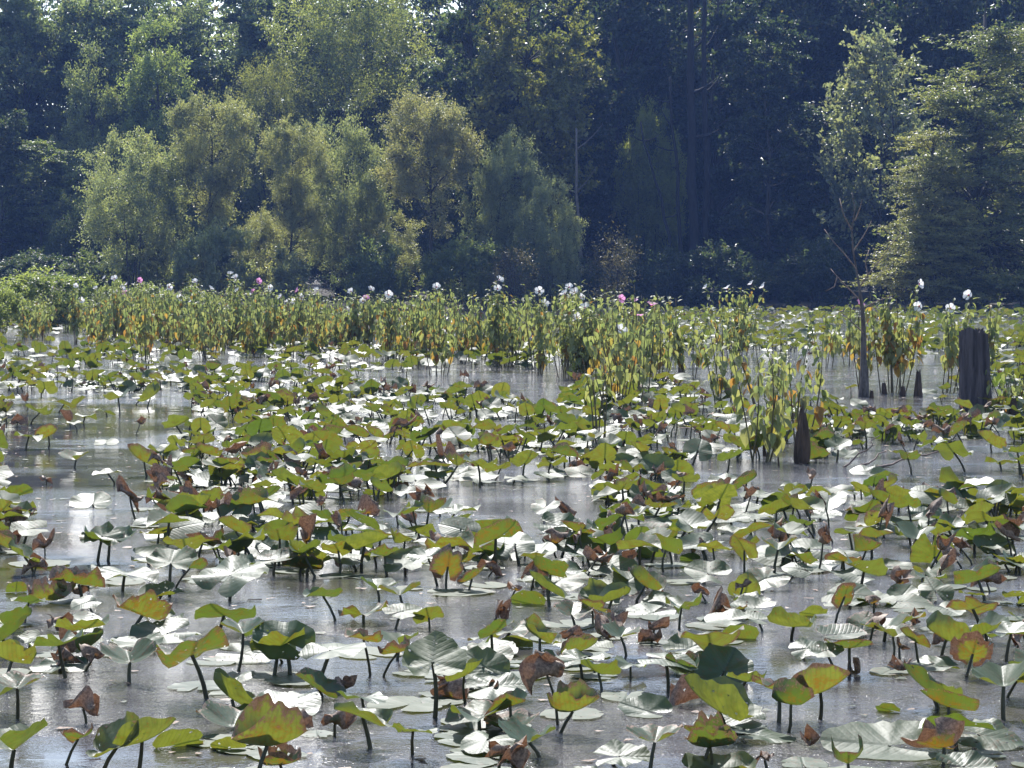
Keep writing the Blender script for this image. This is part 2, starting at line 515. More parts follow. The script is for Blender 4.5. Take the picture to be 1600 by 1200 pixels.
PROTO = {}
def proto(key, seed, **kw):
    k = (key, seed)
    if k not in PROTO:
        t, c = grow_tree(seed, **kw)
        PROTO[k] = (t.mesh(key + '_trunk', M_BARK), c.mesh(key + '_crown', M_FOL), kw['H'])
    return PROTO[k]

SPECIES = {
 'willow':   dict(H=13, W=7.6, base=4.6, nclump=50, spray=19, leaves=48, clump_r=.125, shape='umbrella', droop=.10, leaf=(.155, .062), up=.45, lean=.02),
 'bush':     dict(H=9, W=7.0, base=.8, nclump=54, spray=18, leaves=46, clump_r=.13, shape='round', droop=.05, leaf=(.155, .066), up=.4, stems=4, trunk_r=.11),
 'feather':  dict(H=21, W=11.5, base=3, nclump=100, spray=16, leaves=38, clump_r=.10, shape='fan', leaf=(.17, .068), up=1.2, stems=9, trunk_r=.20, spray_len=1.5),
 'ovate':    dict(H=19, W=5.8, base=5, nclump=50, spray=17, leaves=32, clump_r=.17, shape='ovate', leaf=(.20, .095), up=.5),
 'tall':     dict(H=27, W=10, base=4.5, nclump=74, spray=16, leaves=28, clump_r=.14, shape='ovate', leaf=(.32, .20), up=.1, flat=.8, trunk_r=.30),
 'tall_low': dict(H=25, W=9, base=1.0, nclump=80, spray=16, leaves=26, clump_r=.13, shape='column', leaf=(.32, .20), up=.0, flat=.6, droop=.1, trunk_r=.27),
 'silver':   dict(H=17.5, W=6.4, base=3.2, nclump=50, spray=11, leaves=16, clump_r=.13, shape='round', leaf=(.34, .22), up=.9, spray_len=1.7, gap=.1, trunk_r=.14),
 'layered':  dict(H=22, W=8.6, base=.6, nclump=110, spray=17, leaves=34, clump_r=.13, shape='cone', leaf=(.20, .09), up=.15, flat=.45, droop=.05, spray_len=1.3, trunk_r=.25),
 'shrub':    dict(H=4.2, W=4.4, base=.2, nclump=34, spray=15, leaves=26, clump_r=.14, shape='round', leaf=(.18, .09), up=.5, stems=5, trunk_r=.06),
 'sparse':   dict(H=5.5, W=4.4, base=.8, nclump=30, spray=9, leaves=9, clump_r=.16, shape='fan', leaf=(.15, .07), up=.8, stems=6, trunk_r=.07, spray_len=1.4),
}
def plant_tree(sp, seed, px, top, Y, label, color, name='tree', cat='tree', group=None, width=None, base=None):
    """trunk foot straight below photo column px at distance Y; crown top at photo row top; width in photo pixels"""
    tm, cm, H = proto(sp, seed, **SPECIES[sp])
    x = (px - 800) / FPX * Y
    gz = float(terr(np.array(x), np.array(Y))) if base is None else base
    h = at(px, top, Y)[2] - gz
    sz = h / H
    sx = sz if width is None else width / FPX * Y / SPECIES[sp]['W'] * 0.93
    root = empty(name, (x, Y, gz), random.uniform(-.5, .5) + (math.pi if random.random() < .5 else 0))
    tag(root, label, cat, group)
    t = link('trunk', tm, root, scale=(sx, sx, sz))
    c = link('crown', cm, root, scale=(sx, sx, sz))
    c.color = (*color, 1)
    return root

OLIVE = (.215, .22, .155); GREY = (.195, .215, .16); DARK = (.052, .072, .042); DEEP_SHADE = (.042, .060, .038); MID = (.12, .145, .08)  # deepest green has the shade of the right woods put into it
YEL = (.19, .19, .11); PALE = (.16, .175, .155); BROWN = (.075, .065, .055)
FRONT = 'trees and bushes along the far bank'
T = plant_tree
# front willows and bushes on the left half
T('willow', 1, 338, 140, 141.5, 'umbrella-crowned willow with a dark leaning trunk, left of the middle of the bank', OLIVE, 'willow_tree', width=172)
T('willow', 2, 465, 188, 139.5, 'slim willow whose bent trunk rises right behind the pink mallow blooms', OLIVE, 'willow_tree', width=140)
T('willow', 3, 668, 148, 140.5, 'broad rust-tinged willow, last tall willow before the dark woods', (.205, .20, .145), 'willow_tree', width=200)
T('bush', 4, 205, 200, 142.5, 'wide grey-green bushy tree between the dark left corner and the umbrella willow', GREY, 'bushy_tree', width=190)
T('bush', 5, 545, 188, 143.5, 'round-headed green tree between the bent willow and the rusty willow', GREY, 'bushy_tree', width=150)
T('bush', 6, 792, 208, 144.5, 'rounded pale green tree just right of the rusty willow', GREY, 'bushy_tree', width=140)
T('bush', 5, 852, 285, 140.5, 'low grey bush standing against the dark woods, right end of the willows', GREY, 'bushy_tree', width=115)
T('bush', 4, 605, 330, 142.5, 'low olive bush filling the gap left of the rusty willow trunk', OLIVE, 'bushy_tree', width=130)
T('bush', 6, 420, 330, 142, 'low olive bush between the umbrella willow and the bent willow', OLIVE, 'bushy_tree', width=120)
T('shrub', 7, 335, 352, 137.5, 'rounded grey shrub at the foot of the umbrella willow', GREY, 'shrub', 'shrub', width=125)
T('shrub', 8, 440, 385, 136.5, 'olive shrub at the foot of the bent willow', OLIVE, 'shrub', 'shrub', width=110)
T('shrub', 7, 720, 372, 137.5, 'dim green shrub right of the rusty willow trunk', MID, 'shrub', 'shrub', width=130)
T('shrub', 8, 585, 370, 137.5, 'dim olive shrub left of the rusty willow trunk', MID, 'shrub', 'shrub', width=120)
T('sparse', 9, 800, 385, 135.5, 'thin pinkish brush of bare twigs right of the willows', BROWN, 'shrub', 'shrub', width=110)
T('sparse', 10, 955, 365, 135.5, 'thin pinkish brush of bare twigs in front of the dark woods', (.065, .06, .055), 'shrub', 'shrub', width=110)
# second rank, left
T('ovate', 11, 245, 2, 166, 'egg-shaped light green tree rising above the willows on the left', (.19, .23, .12), width=128)
T('ovate', 12, 140, 48, 165, 'lower egg-shaped grey tree left of the light egg-shaped tree', (.19, .215, .13), width=110)
T('feather', 13, 545, -75, 168, 'tall feathery tree fanning out of many upright stems behind the willows', (.19, .21, .11), width=330)
T('feather', 14, 425, 95, 165, 'smaller feathery tree left of the tall fanning tree', (.20, .21, .10), width=180)
T('tall_low', 15, 70, 215, 159, 'dark green tree with drooping boughs low in the left corner', MID, width=150)
T('tall_low', 16, 5, 150, 158, 'dark tree cut by the left edge of the picture', DARK, width=120)
T('tall', 17, 30, -90, 172, 'tall dark-trunked tree in the top left corner', (.10, .125, .08), width=200)
T('bush', 4, 120, 300, 154.5, 'dark round bush low in the left corner', DARK, 'bushy_tree', width=120)
T('tall', 18, 345, -40, 184, 'hazy tree behind the egg-shaped tree, between the two front ranks', (.17, .20, .14), width=190)  # hazy trees here: sunlit haze put into the paler leaf colour
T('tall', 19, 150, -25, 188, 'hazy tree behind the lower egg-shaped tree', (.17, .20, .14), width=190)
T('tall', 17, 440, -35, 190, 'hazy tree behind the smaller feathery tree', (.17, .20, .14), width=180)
# the dark woods, from the middle to the right
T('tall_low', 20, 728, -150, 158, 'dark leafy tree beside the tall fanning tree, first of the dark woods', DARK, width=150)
T('tall', 18, 835, -120, 155, 'tall tree with yellowing upper boughs coloured as if sunlit, at top centre', (.15, .155, .055), width=220)  # yellowish leaves, with sunlit patches put into the colour by brightening
T('tall_low', 15, 800, -10, 162, 'dark tree filling the gap behind the yellowing tree', DEEP_SHADE, width=170)
T('tall_low', 16, 905, 60, 157, 'dim tree with hanging boughs right of the low grey bush', DEEP_SHADE, width=150)
T('tall', 19, 985, -190, 165, 'tall dark tree left of the twin trunks', DEEP_SHADE, width=230)
T('bush', 5, 1012, 165, 158, 'yellow-green sapling coloured as if sunlit in the gap of the dark woods', (.19, .21, .07), 'bushy_tree', width=120)  # crown colour brightened to stand in for sun that misses it
T('tall_low', 20, 1125, -170, 163, 'dark tree just behind the twin trunks', DEEP_SHADE, width=190)
T('tall_low', 15, 1195, 20, 154, 'dark tree with drooping boughs in the heart of the shade', DEEP_SHADE, width=180)
T('tall', 17, 1245, -200, 168, 'tall dark tree between the twin trunks and the silvery tree', DEEP_SHADE, width=240)
T('tall_low', 16, 1290, 140, 152, 'dim lower tree left of the silvery tree', DEEP_SHADE, width=160)
T('tall', 18, 1380, -210, 166, 'tall dark tree behind the silvery tree', DEEP_SHADE, width=240)
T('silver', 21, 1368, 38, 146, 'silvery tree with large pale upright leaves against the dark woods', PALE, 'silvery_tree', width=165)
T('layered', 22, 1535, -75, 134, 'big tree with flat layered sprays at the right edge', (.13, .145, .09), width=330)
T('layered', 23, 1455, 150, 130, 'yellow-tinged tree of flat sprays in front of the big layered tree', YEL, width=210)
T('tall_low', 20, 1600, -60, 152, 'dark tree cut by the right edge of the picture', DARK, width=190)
T('tall_low', 16, 1475, -120, 160, 'dark tree between the silvery tree and the big layered tree', DEEP_SHADE, width=170)
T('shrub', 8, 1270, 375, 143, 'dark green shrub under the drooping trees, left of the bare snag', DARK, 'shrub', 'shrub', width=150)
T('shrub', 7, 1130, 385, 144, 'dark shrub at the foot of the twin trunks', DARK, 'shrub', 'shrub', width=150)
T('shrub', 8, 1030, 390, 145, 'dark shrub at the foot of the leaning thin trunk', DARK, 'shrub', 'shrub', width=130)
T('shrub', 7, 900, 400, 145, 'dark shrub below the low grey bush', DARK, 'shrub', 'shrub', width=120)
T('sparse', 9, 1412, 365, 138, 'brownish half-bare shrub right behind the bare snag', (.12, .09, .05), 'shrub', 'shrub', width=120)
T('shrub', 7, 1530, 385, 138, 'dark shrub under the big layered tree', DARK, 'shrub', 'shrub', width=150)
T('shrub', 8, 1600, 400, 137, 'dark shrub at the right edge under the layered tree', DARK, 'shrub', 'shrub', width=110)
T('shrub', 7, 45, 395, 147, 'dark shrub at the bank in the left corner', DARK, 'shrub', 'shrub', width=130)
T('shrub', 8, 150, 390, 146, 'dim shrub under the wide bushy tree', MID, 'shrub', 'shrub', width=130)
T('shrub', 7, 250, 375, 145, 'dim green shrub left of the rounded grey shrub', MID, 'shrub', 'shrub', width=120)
# leafy low bushes standing in the marsh at the left
T('shrub', 7, 50, 425, 78, 'pale green bush rising out of the marsh near the left edge', (.17, .20, .11), 'shrub', 'shrub', width=170, base=-.1)
T('shrub', 8, 120, 432, 84, 'smaller pale green bush beside the one at the left edge', (.17, .20, .11), 'shrub', 'shrub', width=90, base=-.1)
T('shrub', 7, -15, 440, 70, 'pale green bush cut by the left edge of the picture', (.17, .20, .11), 'shrub', 'shrub', width=110, base=-.1)
T('shrub', 8, 180, 440, 90, 'low pale green bush behind the pink bloom, third bush from the left edge', (.17, .20, .11), 'shrub', 'shrub', width=90, base=-.1)
T('shrub', 7, 238, 446, 96, 'low pale green bush behind the flowering band, fourth from the left edge', (.17, .20, .11), 'shrub', 'shrub', width=90, base=-.1)
T('shrub', 8, 300, 450, 100, 'low pale green bush behind the flowering band, fifth from the left edge', (.17, .20, .11), 'shrub', 'shrub', width=90, base=-.1)
# bare trunks that stand out in the dark woods
def bare_trunk(px, y0, px1, y1, Y, wpx, label, mat=M_DARKBARK, branches=3):
    p0 = at(px, 478, Y); p0[2] = float(terr(np.array(p0[0]), np.array(Y))) - .1
    pm, p1 = at(px, y0, Y), at(px1, y1, Y)
    root = empty('bare_tree', p0); tag(root, label, 'tree')
    g = np.random.default_rng(int(px))
    P = np.vstack([curve_pts(p0 - p0, pm - p0, 3)[:-1], curve_pts(pm - p0, p1 - p0, 7)])
    P[1:, :2] += g.normal(0, .06, (len(P) - 1, 2))
    w = wpx / FPX * Y / 2
    b = MB(); b.add(*tube(P, w * np.linspace(1, .5, len(P)), 8, lump=.08)); b.build('trunk', mat, root)
    for k in range(branches):
        i = g.integers(3, len(P) - 1)
        d = np.array([g.choice([-1, 1]) * g.uniform(.8, 2), g.uniform(-.6, .6), g.uniform(.3, 1.6)])
        b = MB(); b.add(*tube(curve_pts(P[i], P[i] + d, 4, (0, 0, -.15)), w * np.array([.4, .3, .2, .1]), 5)); b.build('limb', mat, root)
bare_trunk(1083, 350, 1078, -60, 152.5, 17, 'left of the twin dark trunks in the shaded woods')
bare_trunk(1103, 350, 1101, -60, 153, 12, 'right of the twin dark trunks in the shaded woods')
bare_trunk(1063, 350, 1046, 120, 151, 7, 'thin dark trunk just left of the twin trunks')
bare_trunk(1046, 370, 1000, 190, 150.5, 6, 'thin leaning trunk before the yellow-green sapling')
bare_trunk(906, 400, 898, 200, 150, 6, 'pale thin trunk at the edge of the dark woods', M_PALEBARK)
bare_trunk(1402, 300, 1396, 180, 138.5, 5, 'thin dark trunk showing through the yellow-tinged sprays', branches=1)
# depth of the forest: rows of trees behind
g2 = np.random.default_rng(5)
names = [('tall', 17), ('tall', 18), ('tall', 19), ('tall_low', 15), ('tall_low', 20), ('tall_low', 16)]
k = 0
for Y, st in ((176, 105), (192, 115), (212, 125)):
    for px in np.arange(-90 + (Y % 7) * 9, 1720, st):
        s, sd = names[g2.integers(len(names))]
        left = px < 660
        if left and Y > 180: continue
        top = (g2.uniform(-115, -50) if Y < 180 else g2.uniform(-90, 0)) if left else g2.uniform(-260, -150)
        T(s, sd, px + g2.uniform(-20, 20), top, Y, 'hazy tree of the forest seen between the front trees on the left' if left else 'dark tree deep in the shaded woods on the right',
          (.15, .18, .13) if left else DEEP_SHADE, 'forest_tree', 'tree', 'hazy forest trees behind the willows' if left else 'dark forest trees deep in the woods', width=g2.uniform(180, 250))  # left crowns paled as sunlit haze, right ones darkened as shade, in colour
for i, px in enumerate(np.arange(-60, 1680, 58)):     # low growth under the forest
    T('bush', 4 + i % 3, px + g2.uniform(-20, 20), g2.uniform(290, 360), 163 + g2.uniform(-3, 4), 'dim bush of the undergrowth far back under the forest trees', MID if px < 660 else DEEP_SHADE, 'forest_bush', 'bush', 'undergrowth bushes deep under the forest', width=g2.uniform(110, 170))
# the far wood, read as one mass
mb = MB()
for (x0, x1, hh) in ((-75, -6, 32), (-6, 75, 27)):
    n = 30000
    q = g2.uniform(0, 1, (n, 3)); X = x0 + (x1 - x0) * q[:, 0]; Y = 232 + 16 * q[:, 1]
    Z = terr(X, Y) + (hh + 2.5 * np.sin(X * .45) + 1.5 * np.sin(X * 1.3)) * q[:, 2] ** .85
    leaf_cloud(mb, np.stack([X, Y, Z], -1), rand_dirs(n, g2), .75, .5, g2, g2.uniform(0, 1, n))
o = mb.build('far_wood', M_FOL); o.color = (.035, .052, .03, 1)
tag(o, 'the far wood closing the view behind the forest trees', kind='stuff')
# ------------------------------------------------------------------ lily leaves
TH = np.radians([0, 25, 50, 75, 100, 125, 148, 165, 180])
RO = np.array([.66, .60, .53, .50, .51, .55, .57, .50, .34]) / 1.03   # outline, in leaf widths

def leaf_arrays(w, g, nr=6, na=30, fold=.25, curl=.0, cup=.0, wave=.03, age=.1, crumple=0.0, gap=None, lobes=0.0, rimroll=0.0, rnd=None, scroll=0.0):
    """blade in its own frame: origin at the stalk, +Y to the tip, +Z the upper face"""
    gap = g.uniform(.10, .30) if gap is None else gap
    th = np.linspace(-(np.pi - gap), np.pi - gap, na + 1)
    out = np.interp(np.abs(th), TH, RO) * w
    out = out * (1 + g.uniform(.01, .03) * np.sin(th * g.integers(4, 8) + g.uniform(0, 6)) + g.normal(0, .016, na + 1))
    asym = g.uniform(-.11, .11)
    out = out * (1 + asym * np.sin(th))
    if na > 14 and g.random() < .45:
        for _ in range(g.integers(1, 4)): out[g.integers(0, na + 1)] *= g.uniform(.70, .9)
    rr = np.linspace(0, 1, nr + 1)[1:] ** .9
    x = rr[:, None] * out * np.sin(th); y = rr[:, None] * out * np.cos(th)
    rad = np.broadcast_to(rr[:, None], x.shape)
    xn, yn = x / w, y / w
    z = np.abs(xn) ** 1.15 * math.tan(fold) * .95
    z = z + curl * np.where(yn > 0, yn, -yn * .3) ** 2 * 1.5
    z = z + cup * rad ** 2 * .5
    z = z + lobes * np.clip(-yn, 0, 1) ** 1.2 * 1.6
    k, ph = g.integers(3, 6), g.uniform(0, 6.3)
    z = z + wave * rad ** 2 * (np.sin(th * k + ph) + .6 * np.sin(th * (k * 2 + 1) + ph * 2))
    if rimroll:
        rl = np.clip((rad - .72) / .28, 0, 1) * rimroll * np.clip(.5 + .8 * np.sin(th * g.integers(1, 3) + g.uniform(0, 6)), .1, 1)
        z = z + .20 * rl
        x = x * (1 - .30 * rl); y = y * (1 - .30 * rl)
    if scroll:
        ro = w * scroll * (1 + .35 * np.sin(yn * 5 + g.uniform(0, 6)))
        a_ = np.clip(x / ro, -4.2, 4.2)
        x = ro * np.sin(a_) * (1 + .12 * np.abs(a_)); z = z + ro / w * (1 - np.cos(a_)) * (1 + .10 * np.abs(a_))
    if crumple:
        for q in range(4):
            kx, ky, p = g.uniform(-9, 9), g.uniform(-9, 9), g.uniform(0, 6.3)
            s = np.sin(kx * xn + ky * yn + p) * crumple * rad
            z = z + .16 * s; x = x + .07 * w * np.cos(ky * xn - kx * yn + p) * crumple * rad; y = y + .07 * w * s
        x = x * (1 - .15 * crumple)
    V = np.vstack([[0, 0, 0], np.stack([x, y, z * w], -1).reshape(-1, 3)])
    n1 = na + 1
    j = np.arange(na)
    fan = np.stack([np.zeros(na, int), 1 + j + 1, 1 + j], -1)
    i = np.arange(nr - 1)[:, None] * n1 + 1
    q = np.stack([i + j, i + j + 1, i + n1 + j + 1, i + n1 + j], -1).reshape(-1, 4)
    dat = np.zeros((len(V), 4)); dat[1:, 0] = rad.ravel(); dat[:, 1] = age; dat[:, 2] = g.random() if rnd is None else rnd
    uv = np.vstack([[0, 0], np.stack([xn, yn], -1).reshape(-1, 2)])
    return V, [fan, q], dat, uv

def orient(V, yaw, pitch, roll):
    yaw, pitch, roll = R(yaw), R(pitch), R(roll)
    t = np.array([math.cos(yaw) * math.cos(pitch), math.sin(yaw) * math.cos(pitch), math.sin(pitch)])
    s = np.array([math.sin(yaw), -math.cos(yaw), 0.0])
    n = np.cross(s, t)
    s2 = s * math.cos(roll) + n * math.sin(roll)
    n2 = n * math.cos(roll) - s * math.sin(roll)
    return V[:, :1] * s2 + V[:, 1:2] * t + V[:, 2:] * n2

def leaf_pose(ty, lean, g):
    """orientation and shape of each leaf kind; lean -1 / 0 / +1 = tip towards photo left / none / right"""
    U = g.uniform
    if ty == 'G':   # stands with its back to the viewer, sun shining through
        return dict(yaw=-90 + U(-60, 60) + 25 * lean, pitch=U(5, 28), roll=U(-14, 14)), dict(fold=U(.12, .65), curl=U(-.35, .25), wave=U(.035, .085), age=.36 * U(0, 1) ** 1.5, rimroll=U(0, .7) * (g.random() < .5))
    if ty == 'T':   # tall nearly upright back-lit blade
        return dict(yaw=-90 + U(-25, 25), pitch=U(32, 62), roll=U(-10, 10)), dict(fold=U(.05, .3), curl=U(-.25, .15), wave=U(.03, .06), age=U(0, .18))
    if ty == 'S':   # boat seen from the side
        return dict(yaw=(180 if lean <= 0 else 0) + U(-22, 22), pitch=U(16, 34), roll=(1 if lean <= 0 else -1) * -U(6, 22)), dict(fold=U(.35, .7), curl=U(.05, .35), wave=U(.02, .05), age=.45 * U(0, 1) ** 1.5, rimroll=U(0, .8))
    if ty in 'PU':  # open to the sky, shiny upper face tipped a little (P) or well (U) towards the viewer
        yw = (90 - 55 * lean + U(-30, 30)) if ty == 'U' else (U(0, 360) if lean == 0 else (U(-50, 50) if lean > 0 else U(130, 230)))
        tau = math.tan(R(U(2, 25) if ty == 'P' else U(24, 40)))
        return dict(yaw=yw, pitch=math.degrees(math.atan(tau * math.sin(R(yw)))) + U(-3, 3), roll=math.degrees(math.atan(-tau * math.cos(R(yw)))) + U(-5, 5)), dict(fold=U(.0, .22), wave=U(.02, .06), age=.3 * U(0, 1) ** 2, cup=U(-.15, .1), rimroll=U(0, .5) * (g.random() < .25))
    if ty == 'V':   # both lobes raised, sinus facing the viewer
        return dict(yaw=90 + U(-25, 25), pitch=U(6, 22), roll=U(-8, 8)), dict(fold=U(.45, .7), lobes=U(.2, .45), wave=U(.03, .05), age=U(0, .4), gap=U(.25, .4))
    if ty == 'F':   # lying on the water
        return dict(yaw=U(0, 360), pitch=U(-1, 2.0), roll=U(-1.5, 1.5)), dict(fold=U(0, .03), wave=U(.004, .012), age=U(0, .2))
    if ty == 'B':   # brown and shrivelled
        return dict(yaw=U(0, 360), pitch=U(-15, 35), roll=U(-50, 50)), dict(fold=.1, curl=U(-.5, .8), wave=.05, age=U(.75, 1.15), crumple=U(.5, 1.0), scroll=U(.10, .20))
    if ty == 'C':   # cup with a thick brown rim
        return dict(yaw=(-90 + 70 * lean) + U(-15, 15), pitch=U(5, 18), roll=U(-10, 10)), dict(fold=U(.6, .85), cup=.2, wave=.07, age=U(.30, .45), rimroll=1.0)
    if ty == 'W':   # green blade standing half out of the water
        return dict(yaw=(180 if lean <= 0 else 0) + U(-20, 20), pitch=U(5, 15), roll=(1 if lean <= 0 else -1) * -U(45, 65)), dict(fold=.1, wave=.02, age=U(0, .15))

KINDS = {'G': 'yellow-green back-lit leaf', 'Gr': 'rust-speckled back-lit leaf', 'T': 'tall upright back-lit green leaf', 'SL': 'boat-shaped green leaf tipped left', 'SR': 'boat-shaped green leaf tipped right',
         'P': 'shiny pale leaf held open', 'U': 'upright pale leaf', 'V': 'green leaf with both lobes raised', 'F': 'flat pale pad afloat', 'B': 'brown shrivelled leaf', 'C': 'brown-rimmed cupped leaf', 'W': 'bright green leaf half submerged'}
# junction x, y, stalk foot x, y, width (all photo pixels), kind, lean ; optional dict of fixed values
HL = []
def H(jx, jy, wx, wy, w, ty, lean=0, **kw): HL.append((jx, jy, wx, wy, w, ty, lean, kw))
H(300,1024,325,1092,120,'G',0,pitch=18,yaw=-75,fold=.3,age=.3,key='wide yellow-green leaf',lab='wide yellow-green leaf with rusty spots on a slanting stalk over sparkling water'); H(203,1035,213,1068,90,'V'); H(92,1009,118,1060,80,'G',0,pitch=15)
H(130,1108,123,1130,58,'B',1,key='lone brown cup leaf',lab='lone dark brown leaf curled into a cup above open sparkling water')
H(122,1155,102,1195,60,'G',0,age=.6,pitch=18); H(183,1167,165,1202,110,'S',1,roll=-25); H(222,1160,205,1204,105,'S',1); H(27,1075,23,1125,80,'V'); H(22,1172,23,1204,110,'V')
H(365,1140,365,1143,105,'V'); H(275,1167,275,1169,75,'W',1); H(360,1172,365,1174,50,'W',-1); H(126,985,116,1030,85,'G'); H(5,1000,0,1020,95,'S',1)
H(380,990,357,1048,70,'V'); H(260,990,258,1000,100,'P'); H(310,1075,310,1076,95,'F'); H(430,1112,430,1114,135,'U',1); H(445,1003,447,1055,95,'U',-1)
H(517,1016,484,1073,95,'P',1); H(405,990,407,1022,60,'G'); H(568,1000,580,1055,60,'G',0,age=.5); H(621,1020,600,1060,55,'G',0,age=.5)
H(676,1034,669,1120,104,'U',0,pitch=29,yaw=88,roll=0,cup=.10,fold=.02,age=0,key='tall upright pale leaf',lab='large upright pale leaf with fan of fine veins on a thick stalk')
H(725,1057,747,1100,68,'S',1); H(567,1122,582,1172,110,'S',-1,pitch=24,curl=-.3,fold=.3,age=.1,key='drooping arched-stalk leaf',lab='long green leaf sloping down right on an arched dark stalk')
H(438,1196,445,1212,76,'C',1,age=.62,key='bottom-edge brown cup',lab='thick brown cup leaf, orange below, touching the bottom edge')
H(540,1080,540,1082,45,'B'); H(700,1092,700,1094,64,'B'); H(770,1085,770,1095,48,'B'); H(768,992,782,1057,75,'G',-1); H(780,1138,780,1140,62,'P'); H(800,1142,802,1150,90,'V',0,age=.45)
H(745,1158,745,1158,130,'F'); H(690,1087,690,1087,70,'F'); H(640,1103,640,1103,130,'F'); H(760,1184,760,1184,120,'F'); H(430,1182,430,1182,90,'F'); H(455,1066,455,1066,95,'F'); H(570,1023,570,1023,105,'F')
H(855,1055,866,1132,70,'B',0,key='pinkish shrivelled leaf',lab='pinkish brown leaf shrivelled along the top of a tall stalk')
H(895,1112,866,1146,92,'C',1,key='brown-rimmed cup leaf',lab='green cup leaf with a thick curled brown rim, opening right')
H(905,1030,905,1062,72,'P',-1); H(1040,1030,1042,1077,82,'P',1); H(1110,1005,1088,1052,105,'G',1,pitch=20); H(1080,1012,1080,1018,85,'P'); H(935,1052,938,1075,64,'G'); H(985,1038,985,1060,52,'G'); H(970,995,968,1025,62,'V')
H(1123,1112,1131,1145,125,'S',-1,pitch=26,fold=.7,key='long pale-rimmed boat leaf',lab='long green boat leaf rising left with a pale curled right end'); H(1165,1065,1155,1092,70,'G'); H(1023,1160,1018,1204,92,'V'); H(827,1160,836,1184,90,'V'); H(1110,1168,1080,1204,85,'C',1)
H(1185,1150,1185,1152,95,'P'); H(1010,1112,1010,1116,75,'P',-1); H(980,1090,980,1092,85,'F'); H(895,1118,895,1119,100,'F'); H(1022,985,1022,1004,40,'B'); H(945,995,945,998,52,'B'); H(800,1196,800,1206,58,'B'); H(1195,1188,1198,1204,42,'B'); H(1075,1100,1075,1102,70,'B')
H(1217,1083,1207,1127,98,'G',1,age=.5,pitch=24); H(1282,1083,1263,1124,95,'S',1,age=.45); H(1457,1085,1462,1107,112,'S',-1,key='slim boat leaf at right',lab='slim green boat leaf with pinkish curled upper edge, rising left'); H(1568,1072,1573,1124,96,'V')
H(1262,1013,1258,1027,60,'P',1); H(1327,1013,1331,1052,78,'G'); H(1395,995,1372,1037,58,'V'); H(1390,1165,1390,1172,165,'P',-1,yaw=172,pitch=2,roll=15,gap=.42,fold=.04,wave=.025,age=.02,key='broad white notched leaf',lab='broad white heart-shaped leaf with deep notch, lying low near the bottom right')
H(1475,1168,1450,1197,100,'B',0,age=.7,scroll=.3,crumple=.3); H(1530,1148,1530,1165,110,'P',1); H(1265,1162,1265,1164,44,'B'); H(1255,1196,1255,1196,75,'F'); H(1390,1050,1390,1050,70,'F'); H(1450,1145,1450,1148,50,'T'); H(1390,1112,1390,1113,36,'W')
H(1520,1022,1496,1057,68,'G',0,age=.75,pitch=48); H(1405,1012,1405,1030,36,'B'); H(1580,990,1575,1032,72,'G'); H(1478,1000,1470,1030,84,'S',-1); H(1335,1048,1335,1052,44,'B'); H(1240,980,1240,1002,76,'G',-1)
H(145,787,145,792,68,'P',0,yaw=95,pitch=18,roll=0,key='bright white lone leaf',lab='bright white leaf alone above the open water at left'); H(172,842,165,877,92,'P',0); H(160,838,150,875,64,'P',1); H(38,870,38,897,56,'G',-1); H(70,857,70,866,46,'B'); H(123,913,123,936,80,'G',0,age=.5,pitch=18)
H(195,897,190,922,100,'P',0); H(267,880,267,932,84,'U',0,pitch=22,yaw=92,roll=0,fold=.3,lobes=.2,gap=.3,key='white butterfly leaf',lab='white leaf spread like butterfly wings on a thick stalk'); H(297,888,272,919,50,'G',0,age=.4); H(360,898,351,937,112,'P'); H(258,785,272,812,58,'G'); H(203,777,222,812,50,'B')
H(178,910,178,910,92,'F'); H(333,908,333,908,96,'F'); H(230,823,230,823,64,'F'); H(60,882,60,882,96,'F'); H(80,940,80,944,70,'C',1,age=.5); H(103,930,106,938,36,'C'); H(317,848,320,872,56,'G',0,age=.6); H(332,855,338,870,44,'C')
H(368,830,373,872,58,'S',-1); H(317,783,313,807,55,'G'); H(338,772,341,802,46,'G',0,age=.5); H(12,782,12,786,72,'G',1); H(25,925,25,928,34,'T'); H(25,972,22,985,62,'S',1); H(222,962,212,988,88,'G',1,age=.4); H(350,962,345,985,96,'G',1); H(265,965,265,975,44,'P'); H(18,835,18,846,30,'G'); H(28,802,28,802,66,'F')
H(407,783,407,810,54,'G'); H(516,817,523,832,68,'S',-1); H(550,828,550,845,44,'G'); H(595,840,595,858,58,'G'); H(548,852,545,880,74,'G'); H(585,870,583,887,54,'G',0,age=.4); H(650,832,650,842,62,'G'); H(712,799,700,827,68,'P',1,key='white leaf on thin stalk',lab='bright white leaf tilted right on a thin stalk over rippled water')
H(700,885,703,920,60,'G',0,age=.65,pitch=62); H(668,870,688,912,56,'P',-1); H(670,848,670,855,44,'P'); H(702,842,702,850,34,'P'); H(765,857,748,874,76,'G'); H(590,922,582,938,62,'V'); H(625,930,621,948,68,'V'); H(505,932,522,967,60,'G',0,pitch=12); H(568,960,566,973,80,'G',1,age=.4)
H(715,927,715,927,96,'F'); H(530,900,530,900,64,'F'); H(630,955,632,980,62,'P',1); H(770,892,770,900,46,'B'); H(535,882,535,886,30,'B'); H(645,872,645,876,40,'B'); H(475,865,510,899,54,'G',-1,fold=.6); H(470,888,470,897,70,'G'); H(430,838,430,846,56,'P'); H(437,842,431,882,62,'G'); H(575,802,575,815,44,'B'); H(670,965,672,980,52,'G'); H(780,958,783,980,52,'B')
H(485,775,485,777,50,'T'); H(530,752,532,778,66,'G',0,age=.25,key='dark leaf over bundled stalks',lab='arched olive leaf over a bundle of dark stalks'); H(582,775,582,776,40,'G'); H(607,747,604,777,52,'S',1)
